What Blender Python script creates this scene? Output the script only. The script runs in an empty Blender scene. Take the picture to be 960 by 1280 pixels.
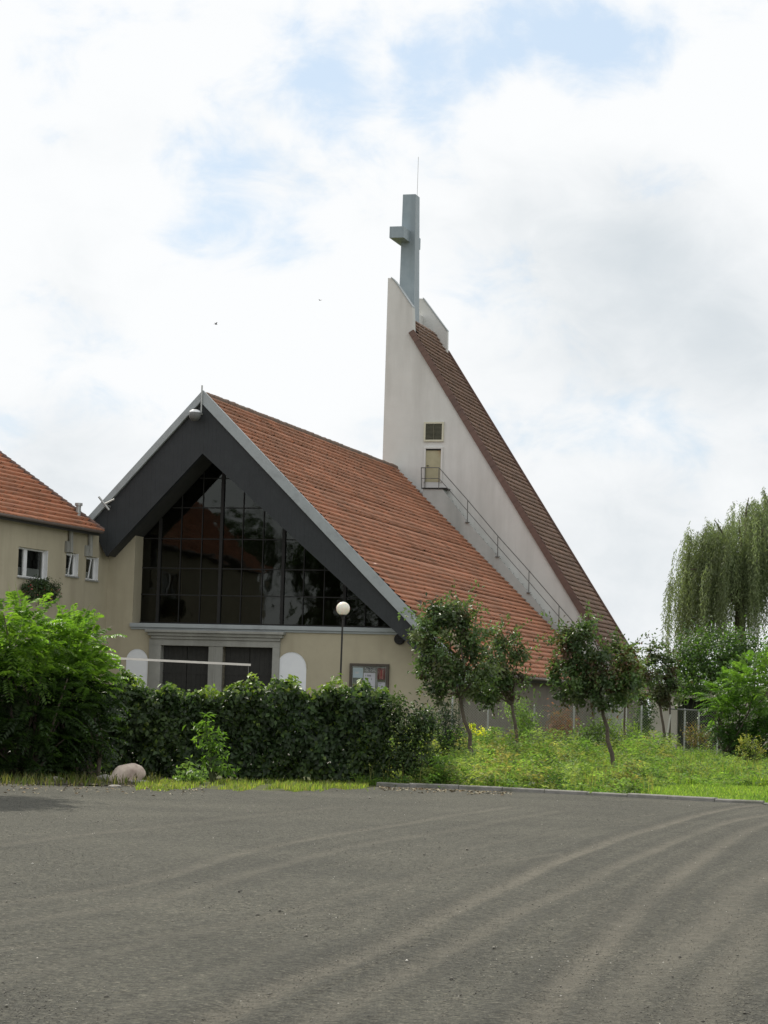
import bpy, math, random
import numpy as np
from mathutils import Matrix, Vector
rng = np.random.default_rng(7)
random.seed(7)
scene = bpy.context.scene
COL = scene.collection

# ------------------------------------------------------------------ camera
F = 3000.0; H = 1.65
TH = math.atan(245 / 3000); RO = math.atan(0.03)
fw = np.array([0, math.cos(TH), math.sin(TH)])
r0_ = np.array([1.0, 0, 0]); u0_ = np.array([0, -math.sin(TH), math.cos(TH)])
RR = math.cos(RO) * r0_ + math.sin(RO) * u0_
UU = math.cos(RO) * u0_ - math.sin(RO) * r0_
CAM = np.array([0, 0, H])

def ray(px, py): return fw * F + RR * (px - 480) - UU * (py - 640)
def at(px, py, Y):
    d = ray(px, py); return CAM + d * (Y / d[1])
def ground(px, py, z=0.0):
    d = ray(px, py); return CAM + d * ((z - H) / d[2])

cd = bpy.data.cameras.new('camera'); cam = bpy.data.objects.new('camera', cd); COL.objects.link(cam)
cd.sensor_fit = 'HORIZONTAL'; cd.sensor_width = 36; cd.lens = 36 * F / 960
cd.clip_start = 0.5; cd.clip_end = 5000
m = Matrix.Identity(4)
for i in range(3):
    m[i][0] = RR[i]; m[i][1] = UU[i]; m[i][2] = -fw[i]; m[i][3] = CAM[i]
cam.matrix_world = m
scene.camera = cam

# ------------------------------------------------------------------ materials
def N(nt, t, **kw):
    n = nt.nodes.new(t)
    for k, v in kw.items():
        if k.startswith('i_'):
            key = k[2:]
            n.inputs[int(key) if key.isdigit() else key].default_value = v
        else: setattr(n, k, v)
    return n

def newmat(name):
    mt = bpy.data.materials.new(name); mt.use_nodes = True
    nt = mt.node_tree; nt.nodes.clear()
    out = N(nt, 'ShaderNodeOutputMaterial'); b = N(nt, 'ShaderNodeBsdfPrincipled')
    nt.links.new(b.outputs[0], out.inputs[0])
    return mt, nt, b, out

def ramp(nt, stops):
    r = N(nt, 'ShaderNodeValToRGB'); e = r.color_ramp.elements
    while len(e) < len(stops): e.new(0.5)
    for el, (p, c) in zip(e, stops):
        el.position = p; el.color = (*c, 1) if len(c) == 3 else c
    return r

def noisy(name, c1, c2, scale=3.0, rough=0.8, bump=0.0, bscale=40.0, stain=None, sscale=0.6, streak=False, metal=0.0, spec=0.3):
    mt, nt, b, out = newmat(name); L = nt.links.new
    tc = N(nt, 'ShaderNodeTexCoord')
    n1 = N(nt, 'ShaderNodeTexNoise', i_Scale=scale, i_Detail=8.0, i_Roughness=0.65)
    L(tc.outputs['Object'], n1.inputs['Vector'])
    rp = ramp(nt, [(0.3, c1), (0.7, c2)]); L(n1.outputs['Fac'], rp.inputs['Fac'])
    col = rp.outputs['Color']
    if stain is not None:
        mp = N(nt, 'ShaderNodeMapping'); L(tc.outputs['Object'], mp.inputs['Vector'])
        if streak: mp.inputs['Scale'].default_value = (1.0, 1.0, 0.12)
        n2 = N(nt, 'ShaderNodeTexNoise', i_Scale=sscale, i_Detail=6.0, i_Roughness=0.6); L(mp.outputs[0], n2.inputs['Vector'])
        r2 = ramp(nt, [(0.48, (0, 0, 0)), (0.72, (1, 1, 1))]); L(n2.outputs['Fac'], r2.inputs['Fac'])
        mx = N(nt, 'ShaderNodeMix', data_type='RGBA'); L(r2.outputs['Color'], mx.inputs[0])
        L(col, mx.inputs[6]); mx.inputs[7].default_value = (*stain, 1); col = mx.outputs[2]
    L(col, b.inputs['Base Color'])
    b.inputs['Roughness'].default_value = rough; b.inputs['Metallic'].default_value = metal
    b.inputs['Specular IOR Level'].default_value = spec
    if bump > 0:
        n3 = N(nt, 'ShaderNodeTexNoise', i_Scale=bscale, i_Detail=5.0); L(tc.outputs['Object'], n3.inputs['Vector'])
        bp = N(nt, 'ShaderNodeBump', i_Strength=bump, i_Distance=0.02); L(n3.outputs['Fac'], bp.inputs['Height'])
        L(bp.outputs[0], b.inputs['Normal'])
    return mt

def tintmat(name, rough=0.4, spec=0.5, trans=0.35, tcol=(1, 1, 1), tmul=1.6):
    """colour comes from the per-face/per-leaf attribute 'tint' (the leaf's or tile's own colour)"""
    mt, nt, b, out = newmat(name); L = nt.links.new
    a = N(nt, 'ShaderNodeAttribute', attribute_name='tint')
    L(a.outputs['Color'], b.inputs['Base Color'])
    b.inputs['Roughness'].default_value = rough; b.inputs['Specular IOR Level'].default_value = spec
    if trans > 0:
        t = N(nt, 'ShaderNodeBsdfTranslucent')
        mu = N(nt, 'ShaderNodeMix', data_type='RGBA', blend_type='MULTIPLY'); mu.inputs[0].default_value = 1.0
        L(a.outputs['Color'], mu.inputs[6]); mu.inputs[7].default_value = (tcol[0] * tmul, tcol[1] * tmul, tcol[2] * tmul, 1)
        L(mu.outputs[2], t.inputs[0])
        ms = N(nt, 'ShaderNodeMixShader'); ms.inputs[0].default_value = trans
        L(b.outputs[0], ms.inputs[1]); L(t.outputs[0], ms.inputs[2]); L(ms.outputs[0], out.inputs[0])
    return mt

M = {}
M['cream'] = noisy('cream_render', (.385, .348, .255), (.43, .388, .285), 1.2, .9, .25, 30, stain=(.33, .295, .215), sscale=.8, streak=True)
M['white_wall'] = noisy('white_render', (.60, .595, .575), (.665, .66, .64), .7, .9, .25, 20, stain=(.47, .462, .44), sscale=.45, streak=True)
M['white_panel'] = noisy('white_panel', (.72, .74, .77), (.78, .80, .82), 2, .7)
M['grey_plaster'] = noisy('grey_plaster', (.27, .27, .25), (.34, .34, .31), 3, .85, .2, 30, stain=(.2, .2, .18), streak=True)
M['zinc'] = noisy('zinc_sheet', (.30, .33, .34), (.36, .39, .40), 1.5, .55, 0, stain=(.24, .26, .27), sscale=1.5, spec=.5)
M['zinc_dark'] = noisy('zinc_cross', (.23, .285, .32), (.29, .345, .38), 1.2, .5, 0, stain=(.20, .24, .26), sscale=1.0, streak=True, spec=.5)
M['slate_board'] = noisy('dark_gable_boarding', (.019, .0225, .025), (.026, .030, .033), 2.5, .6, .15, 12, spec=.4)
M['soffit'] = noisy('dark_soffit', (.035, .036, .034), (.05, .05, .047), 2.0, .8)
M['dark_wood'] = noisy('dark_door_wood', (.022, .022, .020), (.032, .032, .029), 5, .6, .2, 30)
M['frame_dark'] = noisy('dark_steel_frame', (.012, .012, .011), (.020, .019, .018), 5, .6)
M['inner'] = noisy('inner_timber', (.10, .075, .06), (.14, .11, .085), 2, .8)
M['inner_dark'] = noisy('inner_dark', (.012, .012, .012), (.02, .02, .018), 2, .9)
M['steel'] = noisy('painted_steel', (.10, .105, .10), (.15, .15, .145), 6, .5, metal=.0)
M['galv'] = noisy('galvanised_steel', (.35, .36, .35), (.45, .46, .45), 8, .45, metal=.5)
M['rail_pale'] = noisy('pale_steel_rail', (.55, .53, .50), (.65, .62, .58), 5, .5)
M['door_yellow'] = noisy('ochre_door', (.36, .335, .22), (.42, .39, .26), 3, .7, stain=(.30, .2, .1), sscale=1.2)
M['louvre'] = noisy('louvre_mesh', (.085, .085, .06), (.13, .125, .09), 6, .8)
M['frame_cream'] = noisy('cream_trim', (.55, .53, .42), (.62, .6, .48), 4, .8)
M['black_iron'] = noisy('black_iron', (.02, .02, .02), (.03, .028, .025), 10, .5)
M['white_pvc'] = noisy('white_pvc', (.70, .71, .72), (.78, .79, .80), 4, .4, spec=.5)
M['brown_board'] = noisy('board_frame', (.06, .05, .042), (.09, .075, .06), 8, .6)
M['terracotta'] = noisy('terracotta_planter', (.10, .07, .055), (.14, .10, .07), 8, .8)
M['bark'] = noisy('bark', (.075, .06, .048), (.14, .115, .09), 14, .95, .6, 40)
M['bark_dark'] = noisy('dark_bark', (.05, .042, .035), (.09, .075, .06), 14, .95, .6, 40)
M['stem_green'] = noisy('green_stem', (.06, .08, .03), (.09, .11, .04), 10, .7)
M['white_stake'] = noisy('limewashed_wood', (.45, .44, .41), (.6, .59, .55), 8, .9)
M['stone_pink'] = noisy('pink_boulder', (.50, .41, .34), (.62, .54, .46), 6, .9, .7, 20, stain=(.30, .22, .19), sscale=2.2)
M['stone_grey'] = noisy('grey_stone', (.22, .21, .19), (.34, .32, .29), 6, .95, .7, 20)
M['kerb'] = noisy('kerb_concrete', (.20, .195, .18), (.30, .29, .27), 5, .9, .5, 30, stain=(.13, .135, .10), sscale=1.6)
M['soil'] = noisy('meadow_soil', (.05, .055, .02), (.085, .10, .03), 1.5, 1.0, .8, 12)
M['lawn'] = noisy('mown_turf', (.07, .12, .02), (.10, .16, .03), 2.5, 1.0, .8, 15)
M['earth'] = noisy('earth_edge', (.06, .052, .036), (.095, .082, .058), 3, 1.0, .8, 20)
M['tile'] = tintmat('roof_tile', .75, .3, 0)
M['leaf_gloss'] = tintmat('glossy_leaf', .42, .45, .30, (1, 1.05, .6), 1.8)
M['leaf_hedge'] = tintmat('creeper_leaf', .48, .4, .32, (1, 1.05, .55), 1.8)
M['leaf_soft'] = tintmat('soft_leaf', .45, .4, .42, (1.0, 1.1, .4), 2.2)
M['leaf_willow'] = tintmat('willow_leaf', .5, .35, .35, (1, 1.1, .6), 1.6)
M['grass'] = tintmat('grass_blade', .55, .25, .44, (1.0, 1.05, .45), 2.0)
M['pebble'] = tintmat('pebble', .85, .3, 0)
M['poster'] = tintmat('printed_paper', .5, .4, 0)
M['bird'] = noisy('dark_plumage', (.03, .03, .03), (.05, .05, .05), 10, .7)
M['ridge'] = noisy('ridge_tile', (.13, .09, .07), (.22, .15, .115), 4, .85, stain=(.12, .12, .10), sscale=1.5)
M['verge'] = noisy('verge_tile', (.145, .095, .08), (.19, .12, .10), 4, .85, stain=(.12, .085, .075), sscale=1.0)
M['dark_render'] = noisy('grey_brown_render', (.17, .15, .13), (.22, .20, .17), 2, .9, .2, 20)
M['gutter'] = noisy('brown_gutter', (.10, .08, .07), (.14, .115, .1), 4, .5)

def glassmat(name, tint, tr):
    mt, nt, b, out = newmat(name); L = nt.links.new
    nt.nodes.remove(b)
    t = N(nt, 'ShaderNodeBsdfTransparent'); t.inputs[0].default_value = (*tint, 1)
    g = N(nt, 'ShaderNodeBsdfGlossy'); g.inputs['Roughness'].default_value = 0.03; g.inputs['Color'].default_value = (.66, .70, .66, 1)
    fr = N(nt, 'ShaderNodeFresnel', i_IOR=1.66)
    tc = N(nt, 'ShaderNodeTexCoord'); nz = N(nt, 'ShaderNodeTexNoise', i_Scale=1.3, i_Detail=1.5); L(tc.outputs['Object'], nz.inputs['Vector'])
    bp = N(nt, 'ShaderNodeBump', i_Strength=0.25, i_Distance=0.03); L(nz.outputs['Fac'], bp.inputs['Height']); L(bp.outputs[0], g.inputs['Normal'])
    ms = N(nt, 'ShaderNodeMixShader'); L(fr.outputs[0], ms.inputs[0]); L(t.outputs[0], ms.inputs[1]); L(g.outputs[0], ms.inputs[2])
    L(ms.outputs[0], out.inputs[0])
    return mt
M['glass'] = glassmat('tinted_glass', (.22, .21, .19), .5)
M['clear'] = glassmat('clear_pane', (.97, .97, .97), .3)
M['pale_conc'] = noisy('pale_concrete', (.40, .42, .41), (.47, .49, .48), 1.5, .9, .2, 20, stain=(.33, .35, .34), sscale=.9, streak=True)
M['pane'] = glassmat('window_pane', (.6, .62, .6), .5)

def globemat():
    mt, nt, b, out = newmat('opal_globe')
    b.inputs['Base Color'].default_value = (.80, .76, .66, 1); b.inputs['Roughness'].default_value = .2
    b.inputs['Subsurface Weight'].default_value = .3
    return mt
M['globe'] = globemat()

# ------------------------------------------------------------------ object helpers
def link(o, parent=None):
    COL.objects.link(o)
    if parent is not None: o.parent = parent
    return o

def tag(o, label=None, cat=None, group=None, kind=None):
    if label: o['label'] = label
    if cat: o['category'] = cat
    if group: o['group'] = group
    if kind: o['kind'] = kind
    return o

def empty(name, loc, rz=0.0, label=None, cat=None, group=None):
    o = bpy.data.objects.new(name, None); o.location = [float(x) for x in loc]; o.rotation_euler = (0, 0, rz)
    o.empty_display_size = 0.3
    link(o); return tag(o, label, cat, group)

class MB:
    def __init__(s): s.v = []; s.f = []; s.m = []; s.c = []; s.mats = []
    def mi(s, mat):
        if mat not in s.mats: s.mats.append(mat)
        return s.mats.index(mat)
    def poly(s, pts, mat=None, col=None):
        b = len(s.v); s.v += [tuple(float(c) for c in p) for p in pts]; s.f.append(list(range(b, b + len(pts))))
        s.m.append(mat); s.c += [col or (1, 1, 1)] * len(pts)
    def solid(s, bot, top, mat=None, col=None):
        """prism between two matching rings"""
        n = len(bot); b = len(s.v)
        s.v += [tuple(float(c) for c in p) for p in bot] + [tuple(float(c) for c in p) for p in top]
        s.c += [col or (1, 1, 1)] * (2 * n)
        fs = [list(range(b, b + n))[::-1], list(range(b + n, b + 2 * n))]
        for i in range(n):
            j = (i + 1) % n; fs.append([b + i, b + j, b + n + j, b + n + i])
        s.f += fs; s.m += [mat] * len(fs)
    def box(s, x0, x1, y0, y1, z0, z1, mat=None, col=None):
        s.solid([(x0, y0, z0), (x1, y0, z0), (x1, y1, z0), (x0, y1, z0)], [(x0, y0, z1), (x1, y0, z1), (x1, y1, z1), (x0, y1, z1)], mat, col)
    def xz(s, pts, y0, y1, mat=None):
        s.solid([(p[0], y0, p[1]) for p in pts], [(p[0], y1, p[1]) for p in pts], mat)
    def tube(s, pts, radii, n=8, mat=None, col=None, cap=True):
        pts = [np.array(p, float) for p in pts]
        if np.isscalar(radii): radii = [radii] * len(pts)
        b = len(s.v); ref = np.array([.31, .77, .2])
        for i, p in enumerate(pts):
            d = pts[min(i + 1, len(pts) - 1)] - pts[max(i - 1, 0)]; d /= np.linalg.norm(d) + 1e-9
            u = np.cross(d, ref); u /= np.linalg.norm(u) + 1e-9; w = np.cross(d, u)
            for k in range(n):
                a = 2 * math.pi * k / n
                q = p + radii[i] * (math.cos(a) * u + math.sin(a) * w); s.v.append(tuple(float(c) for c in q)); s.c.append(col or (1, 1, 1))
        for i in range(len(pts) - 1):
            for k in range(n):
                k2 = (k + 1) % n
                s.f.append([b + i * n + k, b + i * n + k2, b + (i + 1) * n + k2, b + (i + 1) * n + k]); s.m.append(mat)
        if cap:
            s.f.append([b + k for k in range(n)][::-1]); s.m.append(mat)
            e = b + (len(pts) - 1) * n; s.f.append([e + k for k in range(n)]); s.m.append(mat)
    def lathe(s, cx, cy, prof, n=24, mat=None):
        b = len(s.v)
        for r, z in prof:
            for k in range(n):
                a = 2 * math.pi * k / n; s.v.append((cx + r * math.cos(a), cy + r * math.sin(a), z)); s.c.append((1, 1, 1))
        for i in range(len(prof) - 1):
            for k in range(n):
                k2 = (k + 1) % n; s.f.append([b + i * n + k, b + i * n + k2, b + (i + 1) * n + k2, b + (i + 1) * n + k]); s.m.append(mat)
    def build(s, name, mat, parent=None, smooth=False, bevel=0.0, off=None, tint=False):
        me = bpy.data.meshes.new(name)
        v = s.v if off is None else [(p[0] - off[0], p[1] - off[1], p[2] - off[2]) for p in s.v]
        me.from_pydata(v, [], s.f); me.materials.append(mat)
        ex = {}
        for i, mm in enumerate(s.m):
            if mm is not None:
                if mm not in ex: me.materials.append(mm); ex[mm] = len(me.materials) - 1
                me.polygons[i].material_index = ex[mm]
        if tint:
            a = me.attributes.new('tint', 'FLOAT_COLOR', 'POINT')
            a.data.foreach_set('color', np.hstack([np.array(s.c, np.float32), np.ones((len(s.c), 1), np.float32)]).ravel())
        if smooth:
            for p in me.polygons: p.use_smooth = True
        me.update()
        o = bpy.data.objects.new(name, me); link(o, parent)
        if bevel > 0:
            b = o.modifiers.new('bevel', 'BEVEL'); b.width = bevel; b.segments = 2; b.limit_method = 'ANGLE'
        return o

def npmesh(name, V, Fc, mat, parent=None, tint=None, off=None, smooth=False):
    """V (n,3), Fc (m,k)"""
    V = np.asarray(V, np.float32)
    if off is not None: V = V - np.asarray(off, np.float32)
    Fc = np.asarray(Fc, np.int32)
    me = bpy.data.meshes.new(name); k = Fc.shape[1]
    me.vertices.add(len(V)); me.vertices.foreach_set('co', V.ravel())
    me.loops.add(Fc.size); me.loops.foreach_set('vertex_index', Fc.ravel())
    me.polygons.add(len(Fc)); me.polygons.foreach_set('loop_start', np.arange(0, Fc.size, k, dtype=np.int32))
    me.polygons.foreach_set('loop_total', np.full(len(Fc), k, np.int32))
    if smooth: me.polygons.foreach_set('use_smooth', np.ones(len(Fc), bool))
    if tint is not None:
        a = me.attributes.new('tint', 'FLOAT_COLOR', 'POINT')
        a.data.foreach_set('color', np.hstack([np.asarray(tint, np.float32), np.ones((len(V), 1), np.float32)]).ravel())
    me.materials.append(mat); me.update(); me.validate()
    return link(bpy.data.objects.new(name, me), parent)

def unit(a): return a / (np.linalg.norm(a, axis=-1, keepdims=True) + 1e-9)

def leaves(c, d, nrm, ln, wd, tint, fold=0.12):
    """diamond leaves: base c, direction d, normal nrm -> V, F (tris), T"""
    n = len(c); d = unit(d); s = unit(np.cross(d, nrm)); nn = np.cross(s, d)
    ln = np.broadcast_to(np.asarray(ln, float).reshape(-1, 1), (n, 1)); wd = np.broadcast_to(np.asarray(wd, float).reshape(-1, 1), (n, 1))
    V = np.empty((n, 4, 3))
    V[:, 0] = c; V[:, 1] = c + d * ln * .45 + s * wd * .5 + nn * ln * fold
    V[:, 2] = c + d * ln - nn * ln * fold; V[:, 3] = c + d * ln * .45 - s * wd * .5 + nn * ln * fold
    b = np.arange(n)[:, None] * 4
    Fc = np.concatenate([b + np.array([[0, 2, 1]]), b + np.array([[0, 3, 2]])])
    return V.reshape(-1, 3), Fc, np.repeat(tint, 4, axis=0)

def join(parts):
    V = []; Fs = []; T = []; o = 0
    for v, f, t in parts:
        V.append(v); Fs.append(f + o); T.append(t); o += len(v)
    return np.concatenate(V), np.concatenate(Fs), np.concatenate(T)

def mixcol(n, cols, jit=.18):
    cols = np.array(cols); i = rng.integers(0, len(cols), n); j = rng.integers(0, len(cols), n); t = rng.random((n, 1))
    c = cols[i] * t + cols[j] * (1 - t)
    return np.clip(c * (1 + rng.normal(0, jit, (n, 1))), .004, 1)

# ------------------------------------------------------------------ church frame
AL = math.radians(16.2)
ex = np.array([math.cos(AL), -math.sin(AL), 0]); ey = np.array([math.sin(AL), math.cos(AL), 0])
_a = at(253.3, 492, 105.0); O = np.array([_a[0], _a[1], 0]); ZA = float(_a[2])
def loc(p): p = np.asarray(p) - O; return np.array([p @ ex, p @ ey, p[2]])
def P(px, py, c):
    d = ray(px, py); return loc(CAM + d * (((O - CAM) @ ey + c) / (d @ ey)))
def PXZ(px, py, c): q = P(px, py, c); return (q[0], q[2])

church = empty('church', O, -AL, 'modern church with steep red tiled roofs, dark glazed gable and tall white tower wall', 'church')
SR = -0.9579; EAVE_X = 12.38                       # right slope: z = ZA + SR x
SLF = (P(110, 646, 0)[2] - ZA) / P(110, 646, 0)[0]  # left slope
LW = 1.2                                           # plane of the facade wall
YT = 31.5; YS = 30.7; WT = 7.0                     # tower wall plane, stair front, tower thickness

TILE_COLS = [(.52, .232, .135), (.485, .215, .128), (.54, .255, .155), (.475, .228, .145), (.53, .226, .128)]
OLD_COLS = [(.26, .155, .112), (.235, .14, .105), (.29, .175, .128), (.245, .15, .118)]
def tile_slope(name, parent, top, run, down, length, height, nrm, course=.33, pan=.24, dirt=.22, cols=TILE_COLS, mult=1.0, clip=None, lip=.105, hump=.010):
    """tiled slope: top = corner on the ridge, run = unit vector along the ridge, down = unit vector down the slope"""
    top, run, down, nrm = (np.asarray(a, float) for a in (top, run, down, nrm))
    nc = int(height / course); npn = int(length / pan)
    V = []; Fc = []; T = []
    cs = height / nc; ps = length / npn
    uu = np.linspace(0, 1, 3)[:2]
    # large weathering pattern, the tiles' own age and lichen
    gx = rng.random((12, 24))
    for i in range(nc):
        a = i * cs; b = a + cs * 1.12
        wob = np.cumsum(rng.normal(0, .006, npn)); wob -= np.linspace(0, wob[-1], npn); rowt = 1 + rng.normal(0, .05)
        for j in range(npn):
            if clip is not None and not clip((j + .5) * ps, a + cs * .5): continue
            jl = rng.normal(0, .004); jd = rng.normal(0, .008) + wob[j]
            base = len(V)
            for k, t in enumerate((0, .5, 1.0)):
                p = top + run * (j * ps + t * ps)
                h = hump if k == 1 else 0.0
                V.append(p + down * a + nrm * (h * .8))
                V.append(p + down * (b + jd) + nrm * (lip + h + jl))
                V.append(p + down * (b + jd - .02) + nrm * (h * .3 - .02))
            for k in range(2):
                q = base + 3 * k
                Fc.append((q, q + 1, q + 4, q + 3)); Fc.append((q + 1, q + 2, q + 5, q + 4))
            c = np.array(cols[rng.integers(len(cols))]) * (1 + rng.normal(0, .045)) * rowt
            gi = gx[int(i / nc * 11.9), int(j / npn * 23.9)]
            d = np.clip(rng.normal(dirt, .09) + (gi - .5) * .42 + .30 * (1 - i / nc) ** 2 * (cols is TILE_COLS), 0, 1)
            if rng.random() < .03: d = min(1, d + .4)
            c = c * (1 - d * .6) + np.array((.10, .085, .06)) * d * .6
            T += [np.clip(c * mult, .02, 1)] * 9
    return npmesh(name, np.array(V), np.array(Fc), M['tile'], parent, np.array(T))

c = 1 / math.hypot(1, SR); sl_r = np.array([c, 0, SR * c]); n_r = np.array([-SR * c, 0, c])
len_r = EAVE_X * math.hypot(1, SR)
tile_slope('nave_roof', church, (0, .1, ZA), (0, 1, 0), sl_r, YS + .25, len_r, n_r, clip=None)
# roof deck under the tiles, and the opposite slope
mb = MB()
mb.solid([(0, .12, ZA - .06), (EAVE_X, .12, ZA + SR * EAVE_X - .06), (EAVE_X, YS + .2, ZA + SR * EAVE_X - .06), (0, YS + .2, ZA - .06)],
         [(0, .12, ZA - .34), (EAVE_X - .15, .12, ZA + SR * EAVE_X - .3), (EAVE_X - .15, YS + .2, ZA + SR * EAVE_X - .3), (0, YS + .2, ZA - .34)])
deck = mb.build('roof_deck', M['soffit'], church)
c2 = 1 / math.hypot(1, SLF); sl_l = np.array([-c2, 0, -SLF * c2]); n_l = np.array([-SLF * c2, 0, c2])
o = tile_slope('nave_roof', church, (0, .1, ZA), (0, 1, 0), sl_l, YS + .25, 5.3 / c2, n_l, pan=.6, course=.6, lip=.02)
mb = MB(); mb.solid([(0, .12, ZA - .06), (-5.2, .12, ZA - SLF * 5.2 - .06), (-5.2, YS, ZA - SLF * 5.2 - .06), (0, YS, ZA - .06)],
                    [(0, .12, ZA - .34), (-5.2, .12, ZA - SLF * 5.2 - .34), (-5.2, YS, ZA - SLF * 5.2 - .34), (0, YS, ZA - .34)])
mb.build('roof_deck', M['soffit'], church)
# ridge tiles
mb = MB()
for i in range(74):
    y = .15 + i * .42; w = .15 + random.uniform(-.01, .015)
    ring = lambda yy, k, dz: [(k * w * math.cos(a), yy, ZA - .02 + dz + k * .15 * math.sin(a)) for a in np.linspace(math.pi * 1.12, -math.pi * .12, 7)]
    dz = random.uniform(-.012, .02)
    mb.solid(ring(y, .86, dz), ring(y + .47, 1.12, dz))
mb.build('ridge_tiles', M['ridge'], church)

# bargeboards on the front plane
def strip(a, b, w0, w1):
    (ax, az), (bx, bz) = a, b
    return [(ax, az), (bx, bz), (bx, bz - w1), (ax, az - w0)]
ax, az = PXZ(253.3, 487.5, 0)
mb = MB(); bx, bz = PXZ(592, 846, 0); mb.xz(strip((0, az), (bx, bz), .62, .62), 0.0, .16); mb.build('bargeboard', M['zinc'], church, bevel=.01)
mb = MB(); bx, bz = PXZ(109.5, 646, 0); mb.xz(strip((-.002, az), (bx, bz), .42, .40), -.004, .156); mb.build('bargeboard', M['zinc'], church, bevel=.01)
mb = MB(); mb.tube([(-.02, -.05, ZA - .85), (-.02, -.05, ZA + .36)], .035, 8); mb.build('gable_spike', M['galv'], church)

GY_ = LW + .95
# dark boarded gable band, vertical boards with fine gaps
mb = MB()
outer = lambda x: az - .3 + (SR * x if x > 0 else SLF * x)
ia = PXZ(253.3, 567, .2); il = PXZ(148, 680, .2); ir = PXZ(500, 795, .2)
sl_in = (il[1] - ia[1]) / (il[0] - ia[0]); sr_in = (ir[1] - ia[1]) / (ir[0] - ia[0])
inner = lambda x: ia[1] + (sr_in * (x - ia[0]) if x > ia[0] else sl_in * (x - ia[0]))
xl = P(134, 678, .2)[0]; xr = EAVE_X - .02
bw = .2; x = xl
while x < xr:
    x1 = min(x + bw - .002, xr)
    dy = random.uniform(0, .004)
    zlo0, zlo1 = inner(x), inner(x1)
    lim = 2.2
    if x < ia[0] < x1 or x < 0 < x1:
        xm = 0.0
        mb.xz([(x, inner(x)), (ia[0] if x < ia[0] < x1 else xm, inner(ia[0] if x < ia[0] < x1 else xm)), (x1, inner(x1)), (x1, outer(x1)), (xm, outer(xm)), (x, outer(x))], .17 + dy, .45)
    else:
        mb.xz([(x, max(inner(x), lim)), (x1, max(inner(x1), lim)), (x1, max(outer(x1), lim + .05)), (x, max(outer(x), lim + .05))], .17 + dy, .45)
    x += bw
# foot of the band on the side of the parish house
q0 = PXZ(111, 650, .2)
mb.xz([(q0[0] + .05, q0[1] - .12), (xl - .008, inner(xl)), (xl - .008, outer(xl))], .175, .45)
mb.build('gable_boarding', M['slate_board'], church)
# soffit from the band back to the glazing
mb = MB()
dz = .04
def soff(x0, x1):
    mb.solid([(x0, .45, inner(x0) + dz), (x1, .45, inner(x1) + dz), (x1, GY_ + .3, inner(x1) + dz), (x0, GY_ + .3, inner(x0) + dz)],
             [(x0, .45, inner(x0) + dz + .2), (x1, .45, inner(x1) + dz + .2), (x1, GY_ + .3, inner(x1) + dz + .2), (x0, GY_ + .3, inner(x0) + dz + .2)])
soff(xl, ia[0]); soff(ia[0] + .001, xr)
mb.build('soffit', M['soffit'], church)

# ------------------------------------------------------------------ facade wall
def wall_grid(mb, x0, x1, z0, z1, holes, y, depth):
    """front faces at y with rectangular holes (hx0,hx1,hz0,hz1), reveals back to y+depth"""
    xs = sorted({x0, x1, *[h[0] for h in holes], *[h[1] for h in holes]}); zs = sorted({z0, z1, *[h[2] for h in holes], *[h[3] for h in holes]})
    xs = [x for x in xs if x0 - 1e-6 <= x <= x1 + 1e-6]; zs = [z for z in zs if z0 - 1e-6 <= z <= z1 + 1e-6]
    for i in range(len(xs) - 1):
        for j in range(len(zs) - 1):
            cx, cz = (xs[i] + xs[i + 1]) / 2, (zs[j] + zs[j + 1]) / 2
            if any(h[0] < cx < h[1] and h[2] < cz < h[3] for h in holes): continue
            for yy in (y, y + depth):
                q = [(xs[i], yy, zs[j]), (xs[i + 1], yy, zs[j]), (xs[i + 1], yy, zs[j + 1]), (xs[i], yy, zs[j + 1])]
                mb.poly(q if yy == y else q[::-1])
    for h in holes:
        a, b, c_, d = h
        for q in ([(a, c_), (a, d)], [(b, d), (b, c_)], [(a, d), (b, d)], [(b, c_), (a, c_)]):
            (px, pz), (qx, qz) = q
            mb.poly([(px, y, pz), (qx, y, qz), (qx, y + depth, qz), (px, y + depth, pz)])

zc = P(340, 784, LW)[2]                # cornice line
xw0 = P(133, 740, LW)[0]; xw1 = 11.7
d1a, d1z = PXZ(202, 806.5, LW); d1b = P(261.5, 808, LW)[0]; d2a = P(279, 808, LW)[0]; d2b, d2z = PXZ(341.5, 809.5, LW)
mb = MB()
wall_grid(mb, xw0, xw1, 0, zc - .02, [(d1a, d1b, 0.0, d1z), (d2a, d2b, 0.0, d1z)], LW, .4)
gx0 = P(166.5, 720, LW + .95)[0]; gxw = P(167.5, 720, LW)[0]
mb.box(xw0, gxw, LW + .002, LW + 1.1, zc - .02, P(160, 668, LW)[2])
mb.build('facade_wall', M['cream'], church)
# portal surround and doors
fx0, _ = PXZ(187.6, 800, LW); fx1 = P(350.6, 802, LW)[0]; fz = P(270, 800, LW)[2]
mb = MB()
mb.box(fx0, d1a, LW - .10, LW + .3, 0, d1z); mb.box(d2b, fx1, LW - .10, LW + .3, 0, d1z); mb.box(d1b, d2a, LW - .07, LW + .3, 0, d1z)
mb.box(fx0 - .003, fx1 + .003, LW - .103, LW + .3, d1z + .001, fz)
mb.box((d1b * .62 + d2a * .38), (d1b * .5 + d2a * .5), LW - .09, LW - .068, 0, d1z - .02)
mb.build('portal_surround', M['grey_plaster'], church, bevel=.015)
cx0 = P(181.6, 788, LW - .3)[0]; cx1 = P(355, 790, LW - .3)[0]; cz1 = P(270, 788.5, LW - .3)[2]
mb = MB()
h = cz1 - fz
mb.box(cx0 + .22, cx1 - .22, LW - .18, LW + .02, fz + .001, fz + h * .35)
mb.box(cx0 + .10, cx1 - .10, LW - .27, LW + .02, fz + h * .35 + .001, fz + h * .7)
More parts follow.
